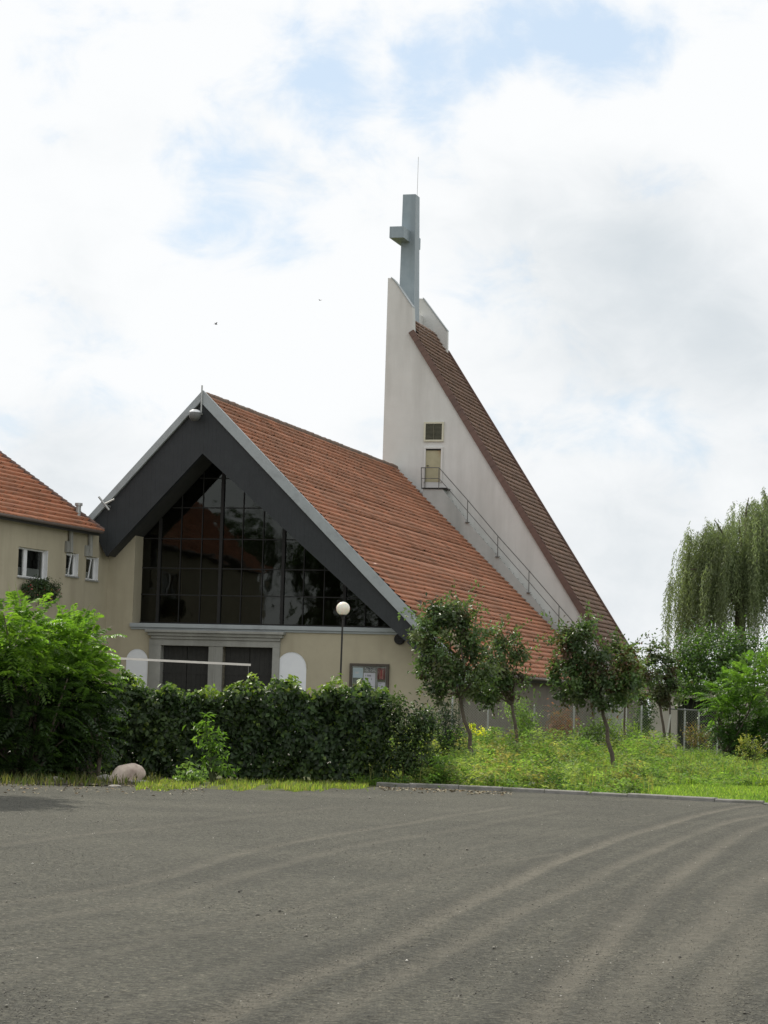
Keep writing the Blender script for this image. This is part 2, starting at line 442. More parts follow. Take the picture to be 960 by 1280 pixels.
mb.box(cx0, cx1, LW - .38, LW + .02, fz + h * .7 + .001, cz1)
mb.build('portal_cornice', M['grey_plaster'], church, bevel=.02)
for (a, b) in ((d1a, d1b), (d2a, d2b)):
    mb = MB(); n = 8
    for leaf in range(2):
        l0 = a + (b - a) * leaf / 2 + .012; l1 = a + (b - a) * (leaf + 1) / 2 - .012
        for k in range(5):
            p0 = l0 + (l1 - l0) * k / 5; p1 = l0 + (l1 - l0) * (k + 1) / 5 - .006
            mb.box(p0, p1, LW + .28 + random.uniform(0, .008), LW + .36, .03, d1z - .01)
        for zz in (.5, 1.7, 2.9): mb.box(l0, l1, LW + .262, LW + .279, zz, zz + .16)
    dr = mb.build('door', M['dark_wood'], church)
    hb = MB(); xm = (a + b) / 2
    for sx in (-.1, .1):
        hb = MB(); hb.tube([(xm + sx, LW + .2, 1.0), (xm + sx, LW + .2, 1.35)], .018, 8); hb.box(xm + sx - .01, xm + sx + .01, LW + .2, LW + .27, 1.02, 1.05); hb.box(xm + sx - .01, xm + sx + .01, LW + .2, LW + .27, 1.3, 1.33)
        hb.build('handle', M['steel'], dr)
# cornice rail above the wall
GY_ = LW + .95
mb = MB(); a0 = P(162, 778, LW - .16)[0]; a1 = P(522, 786, LW - .16)[0]; z1 = P(340, 782, LW - .16)[2]
mb.box(a0, a1, LW - .16, GY_ + .1, z1 - .18, z1); mb.box(a0 + .03, a1 - .03, LW - .08, LW + .2, z1 - .28, z1 - .181)
mb.build('cornice', M['zinc'], church, bevel=.012)
# arched niches
for (p0, p1, pt) in ((345.5, 382.5, 815), (157, 187, 811)):
    xa, xb = P(p0, 850, LW)[0], P(p1, 850, LW)[0]; zt = P((p0 + p1) / 2, pt, LW)[2]
    if p1 < 200: xb = fx0 - .06
    r = (xb - xa) / 2; xm = (xa + xb) / 2
    arc = [(xm + r * math.cos(t), zt - r + r * math.sin(t)) for t in np.linspace(0, math.pi, 17)]
    mb = MB(); mb.xz([(xa, .35), (xb, .35)] + arc, LW - .012, LW + .05, )
    nb = mb.build('niche', M['white_panel'], church)
    fr = MB(); r2 = r + .05
    arc2 = [(xm + r2 * math.cos(t), zt - r + r2 * math.sin(t)) for t in np.linspace(0, math.pi, 17)]
    for i in range(16):
        fr.solid([(arc[i][0], LW - .035, arc[i][1]), (arc2[i][0], LW - .035, arc2[i][1]), (arc2[i + 1][0], LW - .035, arc2[i + 1][1]), (arc[i + 1][0], LW - .035, arc[i + 1][1])],
                 [(arc[i][0], LW + .02, arc[i][1]), (arc2[i][0], LW + .02, arc2[i][1]), (arc2[i + 1][0], LW + .02, arc2[i + 1][1]), (arc[i + 1][0], LW + .02, arc[i + 1][1])])
    fr.build('arch_trim', M['cream'], nb)
# round vent
vx, vz = PXZ(499.6, 799, LW - .05)
mb = MB(); ring = [(vx + .235 * math.cos(t), vz + .235 * math.sin(t)) for t in np.linspace(0, 2 * math.pi, 24, endpoint=False)]
mb.xz(ring, LW - .14, LW + .02); rv = mb.build('round_vent', M['frame_dark'], church, bevel=.02)
mb = MB()
for k in range(5):
    zz = vz - .14 + k * .07; w = math.sqrt(max(.2 ** 2 - (zz - vz) ** 2, .001)); mb.box(vx - w, vx + w, LW - .17, LW - .141, zz - .012, zz + .012)
mb.build('vent_slats', M['black_iron'], rv)

# glazed gable
gz0 = z1 + .01; GY = LW + .95
mb = MB()
xs = np.linspace(gx0 + .02, 11.4, 60); top = [min(inner(x) + .02, ZA - 1) for x in xs]
keep = [i for i in range(len(xs)) if top[i] > gz0]
mb.poly([(xs[i], GY, gz0) for i in (keep[0], keep[-1])] + [(xs[i], GY, top[i]) for i in keep[::-1]])
glass = mb.build('glass_front', M['glass'], church)
mb = MB()
mpx = [173.5, 199, 225, 251, 275.5, 302, 328, 354, 380, 406, 432, 458]
for k, px in enumerate(mpx):
    x = P(px, 720, GY)[0]; w = .07 if k in (4, 7, 1, 10) else .02
    zt = inner(x) + .02
    if zt > gz0: mb.box(x - w, x + w, GY - (.09 if w > .05 else .05), GY + .06, gz0, zt)
for k, py in enumerate([598, 635, 674, 711, 744.5]):
    z = P(275, py, GY)[2]; xs_ = [x for x in np.linspace(gx0, 11.4, 400) if inner(x) > z + .03]
    if xs_: mb.box(max(gx0, xs_[0]), xs_[-1], GY - .045, GY + .055, z - .024, z + .024)
mb.box(gx0 - .0, 10.2, GY - .08, GY + .06, gz0 - .005, gz0 + .09)
mb.box(gx0 - .02, gx0 + .07, GY - .085, GY + .06, gz0, inner(gx0) + .0)
mb.build('glazing_bars', M['frame_dark'], glass)
# inside seen through the tinted panes: gallery front, and the closing back wall
mb = MB()
za_, zb_ = P(275, 777, GY + .5)[2], P(275, 746, GY + .5)[2]; zc_ = P(275, 713, GY + .5)[2]
x0_, x1_ = P(226, 745, GY + .5)[0], P(328, 745, GY + .5)[0]
mb.box(gx0, 9.5, GY + .5, GY + .7, za_ - .3, zb_, M['inner'])
for k in range(4):
    w = (x1_ - x0_) / 4; mb.box(x0_ + k * w + .05, x0_ + (k + 1) * w - .05, GY + .45, GY + .75, zb_ + .05, zc_, M['inner_dark'])
mb.xz([(-4.0, 0), (11.0, 0), (11.0, ZA + SR * 11.0 - .6), (0, ZA - .7), (-4.0, ZA - SLF * -4.0 * -1 - .7 if False else ZA + SLF * -4.0 - .7)], GY + 6, GY + 6.2)
mb.build('gallery', M['inner'], church)
# floodlight and aerial on the gable
fx, fz_ = PXZ(243.5, 519, -.25)
fl = MB(); pr = [(0.0, -.26), (.14, -.24), (.24, -.12), (.27, .0), (.25, .10), (.24, .12)]
fl.lathe(fx, -.25, [(r, fz_ + z) for r, z in pr], 20); fb = fl.build('floodlight', M['steel'], church, smooth=True)
fl = MB(); fl.lathe(fx, -.25, [(.245, fz_ + .121), (.22, fz_ + .2), (.12, fz_ + .24), (0.0, fz_ + .25)], 20); fl.build('lamp_cover', M['white_pvc'], fb, smooth=True)
fl = MB(); fl.tube([(fx, -.25, fz_), (fx + .2, .1, fz_ + .1), (fx + .2, .2, fz_ + .1)], .03, 8); fl.build('bracket', M['galv'], fb)
mb = MB()
q = [P(123.5, 621, -.3), P(136.5, 637.5, -.3), P(131, 630, -.3), P(143, 624, -.3)]
mb.tube([q[0], q[1]], .05, 6); mb.tube([q[2], q[3]], .04, 6); mb.tube([q[2], q[2] + np.array([.1, .4, -.1])], .03, 6)
mb.build('aerial', M['galv'], church)
# long side wall below the eave, gutter
EZ = ZA + SR * EAVE_X
mb = MB(); mb.box(11.3, 11.698, LW + .41, YS + 1, 0, EZ + .35); mb.build('side_wall', M['dark_render'], church)
mb = MB(); mb.tube([(EAVE_X + .06, .2, EZ - .1), (EAVE_X + .06, YS, EZ - .1)], .08, 8); mb.build('gutter', M['gutter'], church)
mb = MB(); mb.box(xw0, xw0 + .38, LW + .41, YS, 0, 9.4); mb.build('side_wall', M['cream'], church)

# ------------------------------------------------------------------ tower
tA = PXZ(511, 416, YT); tB = PXZ(745, 800, YT); ts = (tB[1] - tA[1]) / (tB[0] - tA[0])
xe = tA[0] + (3.1 - tA[1]) / ts
xl_ = P(485, 347.5, YT)[0]
TW = []
def tower_top(y, pts): return [PXZ(px, py, y) for px, py in pts]
topn = tower_top(YT, [(485, 347.5), (489, 347.6), (493, 351.5), (497, 356.7), (515.5, 384), (516.6, 424)])
topn[0] = (xl_, topn[0][1])
mb = MB()
mb.xz([(xl_, 0.0), (xe, 0.0), (xe, 3.1), (tA[0] + .25, tA[1] + ts * .25)] + [topn[5]] + topn[4:0:-1] + [topn[0]], YT, YT + .55)
mb.build('tower_wall', M['white_wall'], church)
# back wall of the tower (its parapet shows above the roof), same profile
dx = 0.0
xf1 = PXZ(560.7, 415, YT + WT); xf2 = PXZ(560.4, 443, YT + WT); xf0 = PXZ(526, 374, YT + WT)
mb = MB()
mb.xz([(xl_, 0.0), (xe, 0.0), (xe, 3.1), (xf2[0], xf2[1] - .1), xf1, PXZ(534, 379, YT + WT), PXZ(530.5, 374.4, YT + WT), (xl_, xf0[1])], YT + WT - .3, YT + WT)
mb.build('tower_wall', M['white_wall'], church)
for yy, pts in ((YT, topn[1:5]), (YT + WT - .3, [PXZ(530.5, 374.4, YT + WT), PXZ(534, 379, YT + WT), xf1])):
    w = .6 if yy == YT else .35; mb = MB()
    for a, b in zip(pts[:-1], pts[1:]): mb.xz([(a[0], a[1] + .004), (b[0], b[1] + .004), (b[0], b[1] + .07), (a[0], a[1] + .07)], yy - .05, yy + w)
    mb.build('coping', M['zinc'], church)
mb = MB(); mb.box(xl_, xl_ + .3, YT + .56, YT + WT - .31, 0, 25.0); mb.build('tower_wall', M['white_wall'], church)
# tower roof
cT = 1 / math.hypot(1, ts); dT = np.array([cT, 0, ts * cT]); nT = np.array([-ts * cT, 0, cT])
rt = np.array([tA[0], YT + .0, tA[1]]) + nT * .30 - dT * 1.2
lenT = (xe + .5 - rt[0]) / cT
tile_slope('tower_roof', church, rt + np.array([0, -.08, 0]), (0, 1, 0), dT, WT + .16, lenT, nT, dirt=.35, cols=OLD_COLS, lip=.10, clip=lambda s_, d_: not (d_ < 1.28 and s_ < .66))
mb = MB(); e = rt + dT * lenT
ru = rt + dT * 1.3
mb.solid([ru - nT * .02, e - nT * .02, e - nT * .30, ru - nT * .30], [p + np.array([0, WT, 0]) for p in (ru - nT * .02, e - nT * .02, e - nT * .30, ru - nT * .30)])
mb.build('roof_deck', M['soffit'], church)
mb = MB(); r1 = rt + dT * 1.22
for i in range(int((lenT - 1.25) / .34)):
    p = r1 + dT * i * .34; q = p + dT * .36; u = nT * (.06 + random.uniform(0, .01)); w = -nT * .30; y = np.array([0, -.13, 0]); y2 = np.array([0, .10, 0])
    mb.solid([p + u * .6 + y, q + u + y, q + w + y, p + w + y], [p + u * .6 + y2, q + u + y2, q + w + y2, p + w + y2])
mb.build('verge_tiles', M['verge'], church)
mb = MB(); fl0 = r1 + dT * .2 + np.array([0, WT + .06, 0]); fl1 = rt + dT * lenT + np.array([0, WT + .06, 0]); yw = np.array([0, .14, 0])
mb.solid([fl0 + nT * .165, fl1 + nT * .165, fl1 - nT * .3, fl0 - nT * .3], [fl0 + nT * .165 + yw, fl1 + nT * .165 + yw, fl1 - nT * .3 + yw, fl0 - nT * .3 + yw])
mb.build('verge_flashing', M['verge'], church)
mb = MB(); mb.box(xe - .55, xe - .2, YT + .56, YT + WT - .31, 0, 3.0); mb.build('side_wall', M['dark_render'], church)
# louvre window and balcony door
def rect_px(x0, y0, x1, y1, c):
    a = P(x0, y0, c); b = P(x1, y1, c); return a[0], b[0], b[2], a[2]
a, b, lo, hi = rect_px(530.6, 527.6, 554.6, 552, YT)
mb = MB(); mb.box(a + .1, b - .1, YT - .03, YT + .02, lo + .1, hi - .1); lw = mb.build('louvre_window', M['inner_dark'], church)
mb = MB(); n = 12
for k in range(n):
    z = lo + .12 + (hi - lo - .24) * k / n; h = (hi - lo - .24) / n
    mb.solid([(a + .1, YT - .035, z + h * .9), (b - .1, YT - .035, z + h * .9), (b - .1, YT - .085, z), (a + .1, YT - .085, z)],
             [(a + .1, YT - .031, z + h), (b - .1, YT - .031, z + h), (b - .1, YT - .08, z + .02), (a + .1, YT - .08, z + .02)])
mb.box((a + b) / 2 - .03, (a + b) / 2 + .03, YT - .1, YT - .03, lo + .1, hi - .1)
mb.build('louvre_slats', M['louvre'], lw)
mb = MB()
for q in ((a, a + .1, lo, hi), (b - .1, b, lo, hi), (a + .1, b - .1, lo, lo + .1), (a + .1, b - .1, hi - .1, hi)): mb.box(q[0], q[1], YT - .1, YT + .02, q[2], q[3])
mb.build('window_frame', M['frame_cream'], lw)
a, b, lo, hi = rect_px(532.7, 561.0, 550.6, 602.5, YT)
mb = MB(); mb.box(a, b, YT - .015, YT + .03, lo, hi); bd = mb.build('balcony_door', M['door_yellow'], church)
mb = MB(); mb.box(a - .1, a, YT - .09, YT + .02, lo, hi); mb.box(b, b + .1, YT - .09, YT + .02, lo, hi); mb.box(a - .1, b + .1, YT - .1, YT + .02, hi, hi + .1)
mb.build('door_frame', M['white_wall'], bd)
mb = MB(); mb.box(a, b, YT - .06, YT - .016, hi - .09, hi - .01); mb.build('door_head', M['frame_dark'], bd); mb = MB(); mb.box(a + .07, a + .19, YT - .07, YT - .016, lo + .9, lo + .93); mb.build('handle', M['frame_dark'], bd)
# staircase on the roof beside the tower wall
up = [(528.5, 611.2), (553.2, 611.6), (584.5, 652.3), (622, 695), (661, 740.5), (698.5, 786), (740, 834)]
U_ = [PXZ(px, py, YS) for px, py in up]
loS = [(x, ZA + SR * x - .4) for x, z in U_]
mb = MB()
for i in range(len(U_) - 1):
    a, b = U_[i], U_[i + 1]
    nst = 1 if i == 0 else 7
    for k in range(nst):
        t0, t1 = k / nst, (k + 1) / nst
        xa = a[0] + (b[0] - a[0]) * t0; xb = a[0] + (b[0] - a[0]) * t1
        za2 = a[1] + (b[1] - a[1]) * t0; zb2 = a[1] + (b[1] - a[1]) * t1
        mb.xz([(xa, ZA + SR * xa - .5), (xb, ZA + SR * xb - .5), (xb, zb2), (xa, za2)], YS, YS + .1)
        if i > 0: mb.box(xa, xb, YS + .101, YT - .002, zb2 - .35, zb2 - .05)
        else: mb.box(xa, xb, YS + .101, YT - .002, za2 - .3, za2 - .01)
st = mb.build('stair_flight', M['pale_conc'], church)
mb = MB(); mb.box(U_[0][0] - .03, U_[1][0] + .25, YS - .06, YT - .003, U_[0][1] + .002, U_[0][1] + .07); mb.build('landing', M['frame_dark'], st)
mb = MB()
tops = [(526.6, 584.6), (548.8, 584.6), (584.6, 625.2), (622.3, 670), (661.3, 713.5), (698.8, 757), (735, 799)]
mids = [(526.6, 598), (548.8, 598), (584.6, 639), (622.3, 683), (661.3, 727.5), (698.8, 771), (735, 814)]
T_ = [P(px, py, YS - .05) for px, py in tops]; Mi = [P(px, py, YS - .05) for px, py in mids]
mb.tube(T_, .028, 6); mb.tube(Mi, .022, 6)
feet = [(526.8, 611), (548.5, 611), (584.3, 652.5), (622, 695.5), (661, 740.5), (698.5, 786), (735, 829)]
for i, (px, py) in enumerate(feet):
    f = P(px, py, YS - .05); mb.tube([f, T_[i]], .026, 6)
    if i > 1: mb.box(f[0] - .12, f[0] + .12, YS - .12, YS - .003, f[2] - .04, f[2] + .0)
p = P(531, 611, YS + .7); mb.tube([P(526.6, 584.6, YS - .05), P(531.5, 584.6, YS + .7)], .026, 6); mb.tube([p, P(531.5, 584.6, YS + .7)], .026, 6)
mb.build('railing', M['steel'], st)
# cross
yc0, yc1 = YT + 2.2, YT + 3.4
f0 = PXZ(503, 242, yc0); f1 = PXZ(519.0, 242.5, yc0); g0 = PXZ(499, 358, yc0); g1 = PXZ(517.6, 358, yc0)
k = 22.5
def ext(a, b, z): t = (z - a[1]) / (b[1] - a[1]); return a[0] + (b[0] - a[0]) * t
zt = (f0[1] + f1[1]) / 2
q = [(ext(f0, g0, 21.5), 21.5), (ext(f1, g1, 21.5), 21.5), (f1[0], zt), (f0[0], zt)]
mb = MB()
w_b, w_t = .85, .55; ym = (yc0 + yc1) / 2
mb.solid([(q[0][0], yc0, 21.5), (q[1][0], yc0, 21.5), (q[1][0], yc0 + 1.3, 21.5), (q[0][0], yc0 + 1.3, 21.5)],
         [(q[3][0], yc0 + .1, zt), (q[2][0], yc0 + .1, zt), (q[2][0], yc0 + 1.0, zt), (q[3][0], yc0 + 1.0, zt)])
cr = mb.build('cross', M['zinc_dark'], church, bevel=.02)
mb = MB()
b0 = PXZ(487, 283, yc0 - 1.3); b1 = PXZ(504, 297, yc0 - 1.3); 
mb.box(b0[0], b1[0] + .02, yc0 - 1.3, yc0 + 2.4, b1[1] - .0, b0[1]); mb.build('cross_arm', M['zinc_dark'], cr, bevel=.02)
mb = MB(); p0 = P(521.5, 243, yc0 + .7); p1 = P(523, 196, yc0 + .7); mb.tube([p0 - np.array([0, 0, 1.0]), p1], .014, 6); mb.build('lightning_rod', M['galv'], cr)
mb = MB(); mb.box(q[0][0] + .9, q[1][0] + .3, YT + .56, yc0 + 1.6, 21.3, P(521, 416, YT + 1)[2]); mb.build('cross_base', M['zinc'], cr)

# ------------------------------------------------------------------ parish house (wing in front, at the side)
A2 = math.radians(20.0)
wv = np.array([math.sin(A2), math.cos(A2), 0]); nv = np.array([math.cos(A2), -math.sin(A2), 0])
_c = P(134.5, 730, LW); W0 = O + ex * _c[0] + ey * _c[1]; W0[2] = 0
# local frame of the house: x along the wall away from the camera, y = into the house, z up
def Q(px, py, c=0.0):
    d = ray(px, py); t = ((W0 - CAM) @ nv - c) / (d @ nv); p = CAM + d * t - W0
    return np.array([p @ wv, -(p @ nv), p[2]])
rzW = math.atan2(wv[1], wv[0])
house = empty('parish_house', W0, rzW, 'low cream house with red tiled hipped roof joining the church front', 'house')
# windows px rects: (outer x0,y0,x1,y1)
def QR(x0, y0, x1, y1):
    a = Q(x0, y0); b = Q(x1, y1); return (a[0], b[0], b[2], a[2])
wins = [QR(23.5, 683, 58, 725), QR(83, 690, 96.5, 721), QR(108, 695, 121.5, 726)]
ze = Q(64, 657, .0)[2]
mb = MB(); wall_grid(mb, -24, .6, 0, ze, wins, 0.0, .35)
mb.build('wall', M['cream'], house)
for i, wn in enumerate(wins):
    a, b, lo, hi = wn; y = .22; w = .07
    mb = MB()
    for q_ in ((a, a + w, lo, hi), (b - w, b, lo, hi), (a + w, b - w, lo, lo + w), (a + w, b - w, hi - w, hi)): mb.box(q_[0], q_[1], y - .05, y + .05, q_[2], q_[3])
    if i == 0: mb.box(a + (b - a) * .36 - .14, a + (b - a) * .36 + .14, y - .055, y + .05, lo + w, hi - w)
    fr = mb.build('window', M['white_pvc'], house)
    mb = MB(); mb.poly([(a + w, y, lo + w), (b - w, y, lo + w), (b - w, y, hi - w), (a + w, y, hi - w)]); mb.build('pane', M['pane'], fr)
    mb = MB(); mb.poly([(a - .6, y + .6, lo - .5), (b + 3.2, y + .6, lo - .5), (b + 3.2, y + .6, hi + .5), (a - .6, y + .6, hi + .5)], M['inner_dark'])  # dark backing sheet, painted in for the unlit room behind the panes
    mb.poly([(a + w, y + .12, lo), (b - w, y + .12, lo), (b - w, y + .12, lo + (hi - lo) * .35), (a + w, y + .12, lo + (hi - lo) * .35)], M['white_pvc'])
    mb.build('curtain_and_dark_backing', M['inner_dark'], fr)
    mb = MB(); mb.box(a - .06, b + .06, -.08, .17, lo - .06, lo - .002); mb.build('sill', M['galv'], fr)
    mb = MB()      # white reveals
    mb.box(b - .002, b + .03, -.012, .17, lo, hi); 
    if i: # tilted sash
        mb.tube([(a + (b - a) * .45, .15, lo + .06), (a + (b - a) * .45, .02, hi - .1)], .03, 6); mb.tube([(a + .08, .02, hi - .1), (a + (b - a) * .45, .02, hi - .1)], .03, 6)
    mb.build('reveal', M['white_pvc'], fr)
# roof
e0 = Q(64, 657.5, .45)                           # eave edge, .45 m proud of the wall
pitch = math.radians(40)
dn = np.array([0, -math.cos(pitch), -math.sin(pitch)]); nn = np.array([0, -math.sin(pitch), math.cos(pitch)])
# hip: unproject the sloping outline onto the roof plane
loc_h = lambda p: np.array([(p - W0) @ wv, -((p - W0) @ nv), p[2]])
def onroof(px, py):
    d = ray(px, py); cc = loc_h(CAM); dl = np.array([d @ wv, -(d @ nv), d[2]])
    t = ((np.array([0, -.45, e0[2]]) - cc) @ nn) / (dl @ nn); return cc + dl * t
h0 = onroof(122, 660); h1 = onroof(0, 569)
hs = (h1[0] - h0[0]) / (h1[1] - h0[1])            # x per y along the hip line
RX0 = -24.0; RLEN = h0[0] + 1.2 - RX0; RH = 7.5
roof_h = RH
top_c = np.array([RX0, -.45, e0[2]]) - dn * RH
def clip_h(s, d_):
    x_ = RX0 + s; y_ = -.45 + (RH - d_) * math.cos(pitch)
    return x_ < h0[0] + (y_ - h0[1]) * hs
tile_slope('roof', house, top_c, (1, 0, 0), dn, RLEN, RH, nn, pan=.26, course=.33, dirt=.10, clip=clip_h, lip=.13)
mb = MB()
yt = -.45 + RH * math.cos(pitch); xt = h0[0] + (yt - h0[1]) * hs; xb_ = h0[0] + (-.45 - h0[1]) * hs
zt_ = e0[2] + RH * math.sin(pitch)
mb.solid([(RX0, -.42, e0[2] - .02), (xb_ - .02, -.42, e0[2] - .02), (xt, yt, zt_ - .02), (RX0, yt, zt_ - .02)],
         [(RX0, -.36, e0[2] - .2), (xb_ - .1, -.36, e0[2] - .2), (xt, yt + .1, zt_ - .3), (RX0, yt + .1, zt_ - .3)])
mb.poly([(xb_, -.4, e0[2] - .03), (xb_ + 1, yt + 2, e0[2] - .03), (xt, yt, zt_ - .03)])
mb.build('roof_deck', M['soffit'], house)
mb = MB()
a = np.array([xb_, -.45, e0[2] + .05]); b = np.array([xt, yt, zt_ + .05])
for k in range(34):
    p = a + (b - a) * k / 34; q = a + (b - a) * (k + 1.15) / 34
    mb.tube([p, q], [.14, .10], 7)
mb.build('hip_tiles', M['verge'], house)
mb = MB(); mb.tube([(RX0, -.52, e0[2] - .03), (xb_ - .15, -.52, e0[2] - .03)], .07, 8); mb.build('gutter', M['gutter'], house)
mb = MB()
vp0, vp1 = Q(96.5, 662, .3), Q(100, 632, .3)
mb.tube([vp0, (vp0[0] + .05, vp0[1], vp1[2])], .11, 10); mb.tube([(vp0[0] + .05, vp0[1], vp1[2] - .02), (vp0[0] + .05, vp0[1], vp1[2] + .1)], .17, 10)
mb.build('vent_pipe', M['galv'], house)
for (px, p0, p1) in ((82.5, 664, 690), (107, 668, 695)):
    a, b = Q(px, p0, .12), Q(px, p1, .12)
    mb = MB(); mb.tube([(a[0], -.12, a[2]), (b[0], -.12, b[2])], .10, 8); mb.box(a[0] - .3, a[0] + .3, -.1, .0, b[2] - .02, b[2] + .45); mb.build('wall_bracket', M['grey_plaster'], house)
mb = MB(); mb.box(-24, -.0, 8, 8.3, 0, ze); mb.box(-24, -23.7, .36, 8, 0, ze); mb.build('wall', M['cream'], house)

# ------------------------------------------------------------------ foliage generators
def blob_points(blobs, n, shell=.55):
    w = np.array([b[3] * b[4] * b[5] for b in blobs]) ** .75; w /= w.sum()
    idx = rng.choice(len(blobs), n, p=w); B = np.array(blobs)[idx]
    d = unit(rng.normal(size=(n, 3))); r = shell + (1 - shell) * rng.random((n, 1)) ** .6
    r *= 1 + rng.normal(0, .10, (n, 1))
    return B[:, :3] + d * r * B[:, 3:6], d

def px_blobs(lst, D):
    """(px, py, rx, ry[, depth offset]) at depth D -> world ellipsoids"""
    out = []
    for b in lst:
        c_ = at(b[0], b[1], D + (b[4] if len(b) > 4 else 0)); k = (D + (b[4] if len(b) > 4 else 0)) / F
        out.append((c_[0], c_[1], c_[2], b[2] * k, max(b[2], b[3]) * k * .9, b[3] * k))
    return out

def crown_mesh(blobs, n, ln, wd, cols, clumps=60, droop=.25, shell=.5, jit=.2, spread=.14):
    """leaf clumps: clump centres through the blobs, leaves round each; uneven outline with gaps"""
    cc, dd = blob_points(blobs, clumps, shell)
    size = np.mean([b[3] for b in blobs])
    i = rng.integers(0, clumps, n)
    off = rng.normal(size=(n, 3)) * spread * size * 2.0 * rng.uniform(.6, 1.3, (clumps, 1))[i]
    c_ = cc[i] + off
    nrm = unit(dd[i] * .7 + rng.normal(size=(n, 3)) * .7 + np.array([0, 0, .6]))
    d = unit(np.cross(nrm, rng.normal(size=(n, 3)))) + np.array([0, 0, -droop]) + dd[i] * .4
    l_ = ln * rng.uniform(.65, 1.25, n); w_ = wd * rng.uniform(.7, 1.2, n)
    tone = mixcol(clumps, cols, jit)[i] * (1 + rng.normal(0, .12, (n, 1)))
    return leaves(c_, d, nrm, l_, w_, np.clip(tone, .005, 1))

def limb(mb, a, b, r0, r1, n=7, bend=.06, seg=5):
    a = np.array(a, float); b = np.array(b, float); L = np.linalg.norm(b - a)
    pts = [a + (b - a) * t + (np.array([random.uniform(-1, 1), random.uniform(-1, 1), 0]) * bend * L * math.sin(math.pi * t)) for t in np.linspace(0, 1, seg)]
    mb.tube(pts, list(np.linspace(r0, r1, seg)), n)

def make_tree(name, label, cat, D, base_px, top_px, crown, n, ln, wd, cols, group=None, clumps=70, r=.055, mat='leaf_gloss', bark='bark', trunk_mat=None, extra=None, droop=.25, spread=.14, z0=None, jit=.2):
    base = at(base_px[0], base_px[1], D); base[2] = 0.03 if z0 is None else z0
    root = empty(name, base, 0, label, cat, group)
    blobs = px_blobs([(c_[0], c_[1], c_[2] * 1.1, c_[3] * 1.1) for c_ in crown], D); n = int(n * .95); clumps = int(clumps * .8)
    tp = at(top_px[0], top_px[1], D)
    mb = MB(); limb(mb, base - np.array([0, 0, .1]), tp, r * 1.25, r * .8, bend=.03, seg=7)
    for b in blobs:
        e = np.array(b[:3]) + np.array([0, 0, b[5] * .3]); limb(mb, tp - np.array([0, 0, .02]), e, r * .7, r * .2, 6, .12)
        for k in range(3):
            e2 = np.array(b[:3]) + unit(rng.normal(size=3) + np.array([0, 0, .5])) * np.array(b[3:6]) * .85
            limb(mb, np.array(b[:3]) - np.array([0, 0, b[5] * .4]), e2, r * .3, r * .08, 5, .1)
    if extra: extra(mb, base, tp)
    mb.build('trunk', M[bark], root, smooth=True, off=base)
    parts = [crown_mesh(blobs, n, ln, wd, cols, clumps, droop, spread=spread, jit=jit)]
    # single twigs with a few leaves sticking out of the outline
    tw = []
    for k in range(44 if mat == 'leaf_gloss' else 0):
        b = blobs[rng.integers(len(blobs))]; dd = unit(rng.normal(size=3) + np.array([0, 0, .7])); q0 = np.array(b[:3]) + dd * np.array(b[3:6]) * .8; m_ = 16
        t = rng.random((m_, 1)); pts = q0 + dd * t * rng.uniform(.3, .8) + rng.normal(size=(m_, 3)) * .05
        tw.append(leaves(pts, dd + rng.normal(size=(m_, 3)) * .8, rng.normal(size=(m_, 3)) + np.array([0, 0, .8]), ln * rng.uniform(.6, 1.1, m_), wd, mixcol(m_, [tuple(1.35 * v for v in cols[0]), tuple(1.2 * v for v in cols[1]), cols[-1]], .15)))
    parts += tw
    V, Fc, T = join(parts)
    npmesh('crown', V, Fc, M[mat], root, T, off=base)
    return root

GLOSS = [(.065, .11, .037), (.10, .16, .05), (.05, .082, .031), (.12, .15, .065)]
RED = [(.10, .045, .028), (.07, .055, .03)]
make_tree('ornamental_tree', 'slim tree with the widest dark glossy crown, beside the round vent', 'tree', 66, (597, 966), (575, 868),
          [(558, 798, 30, 36), (580, 845, 34, 24), (541, 775, 16, 16), (524, 800, 14, 9), (594, 790, 14, 24), (543, 835, 20, 30), (567, 766, 22, 14), (606, 838, 16, 14), (552, 868, 16, 10)], 7600, .14, .07, GLOSS + GLOSS + RED[1:], 'young ornamental trees in the meadow', clumps=190, spread=.12)
make_tree('ornamental_tree', 'slim tree with small crown, overlapping the widest dark glossy crown below the red tiles', 'tree', 73, (650, 940), (640, 880),
          [(626, 825, 20, 22), (630, 798, 13, 14), (612, 850, 26, 20), (643, 850, 14, 16), (622, 872, 18, 10), (648, 818, 8, 9)], 3800, .14, .07, GLOSS + RED[1:], 'young ornamental trees in the meadow', clumps=100, spread=.12)
make_tree('ornamental_tree', 'slim tree with leaning trunk and reddish leaves before the foot of the stair', 'tree', 65, (771, 972), (752, 878),
          [(722, 812, 25, 26), (713, 850, 26, 26), (735, 790, 10, 11), (765, 835, 30, 28), (752, 866, 28, 17), (705, 800, 14, 14), (785, 850, 12, 16)], 7000, .14, .07, GLOSS * 4 + RED, 'young ornamental trees in the meadow', clumps=170, spread=.12)
make_tree('ornamental_tree', 'thin dark tree half hidden behind the leaning tree, below the tower roof', 'tree', 78, (783, 938), (781, 880),
          [(785, 846, 14, 22), (776, 862, 14, 14)], 2000, .14, .07, GLOSS + RED[:1], 'young ornamental trees in the meadow', clumps=50, r=.04, spread=.09)
def stake(mb, base, tp): limb(mb, base + np.array([.12, 0, 0]), tp + np.array([.35, 0, .1]), .05, .03, bend=.02)
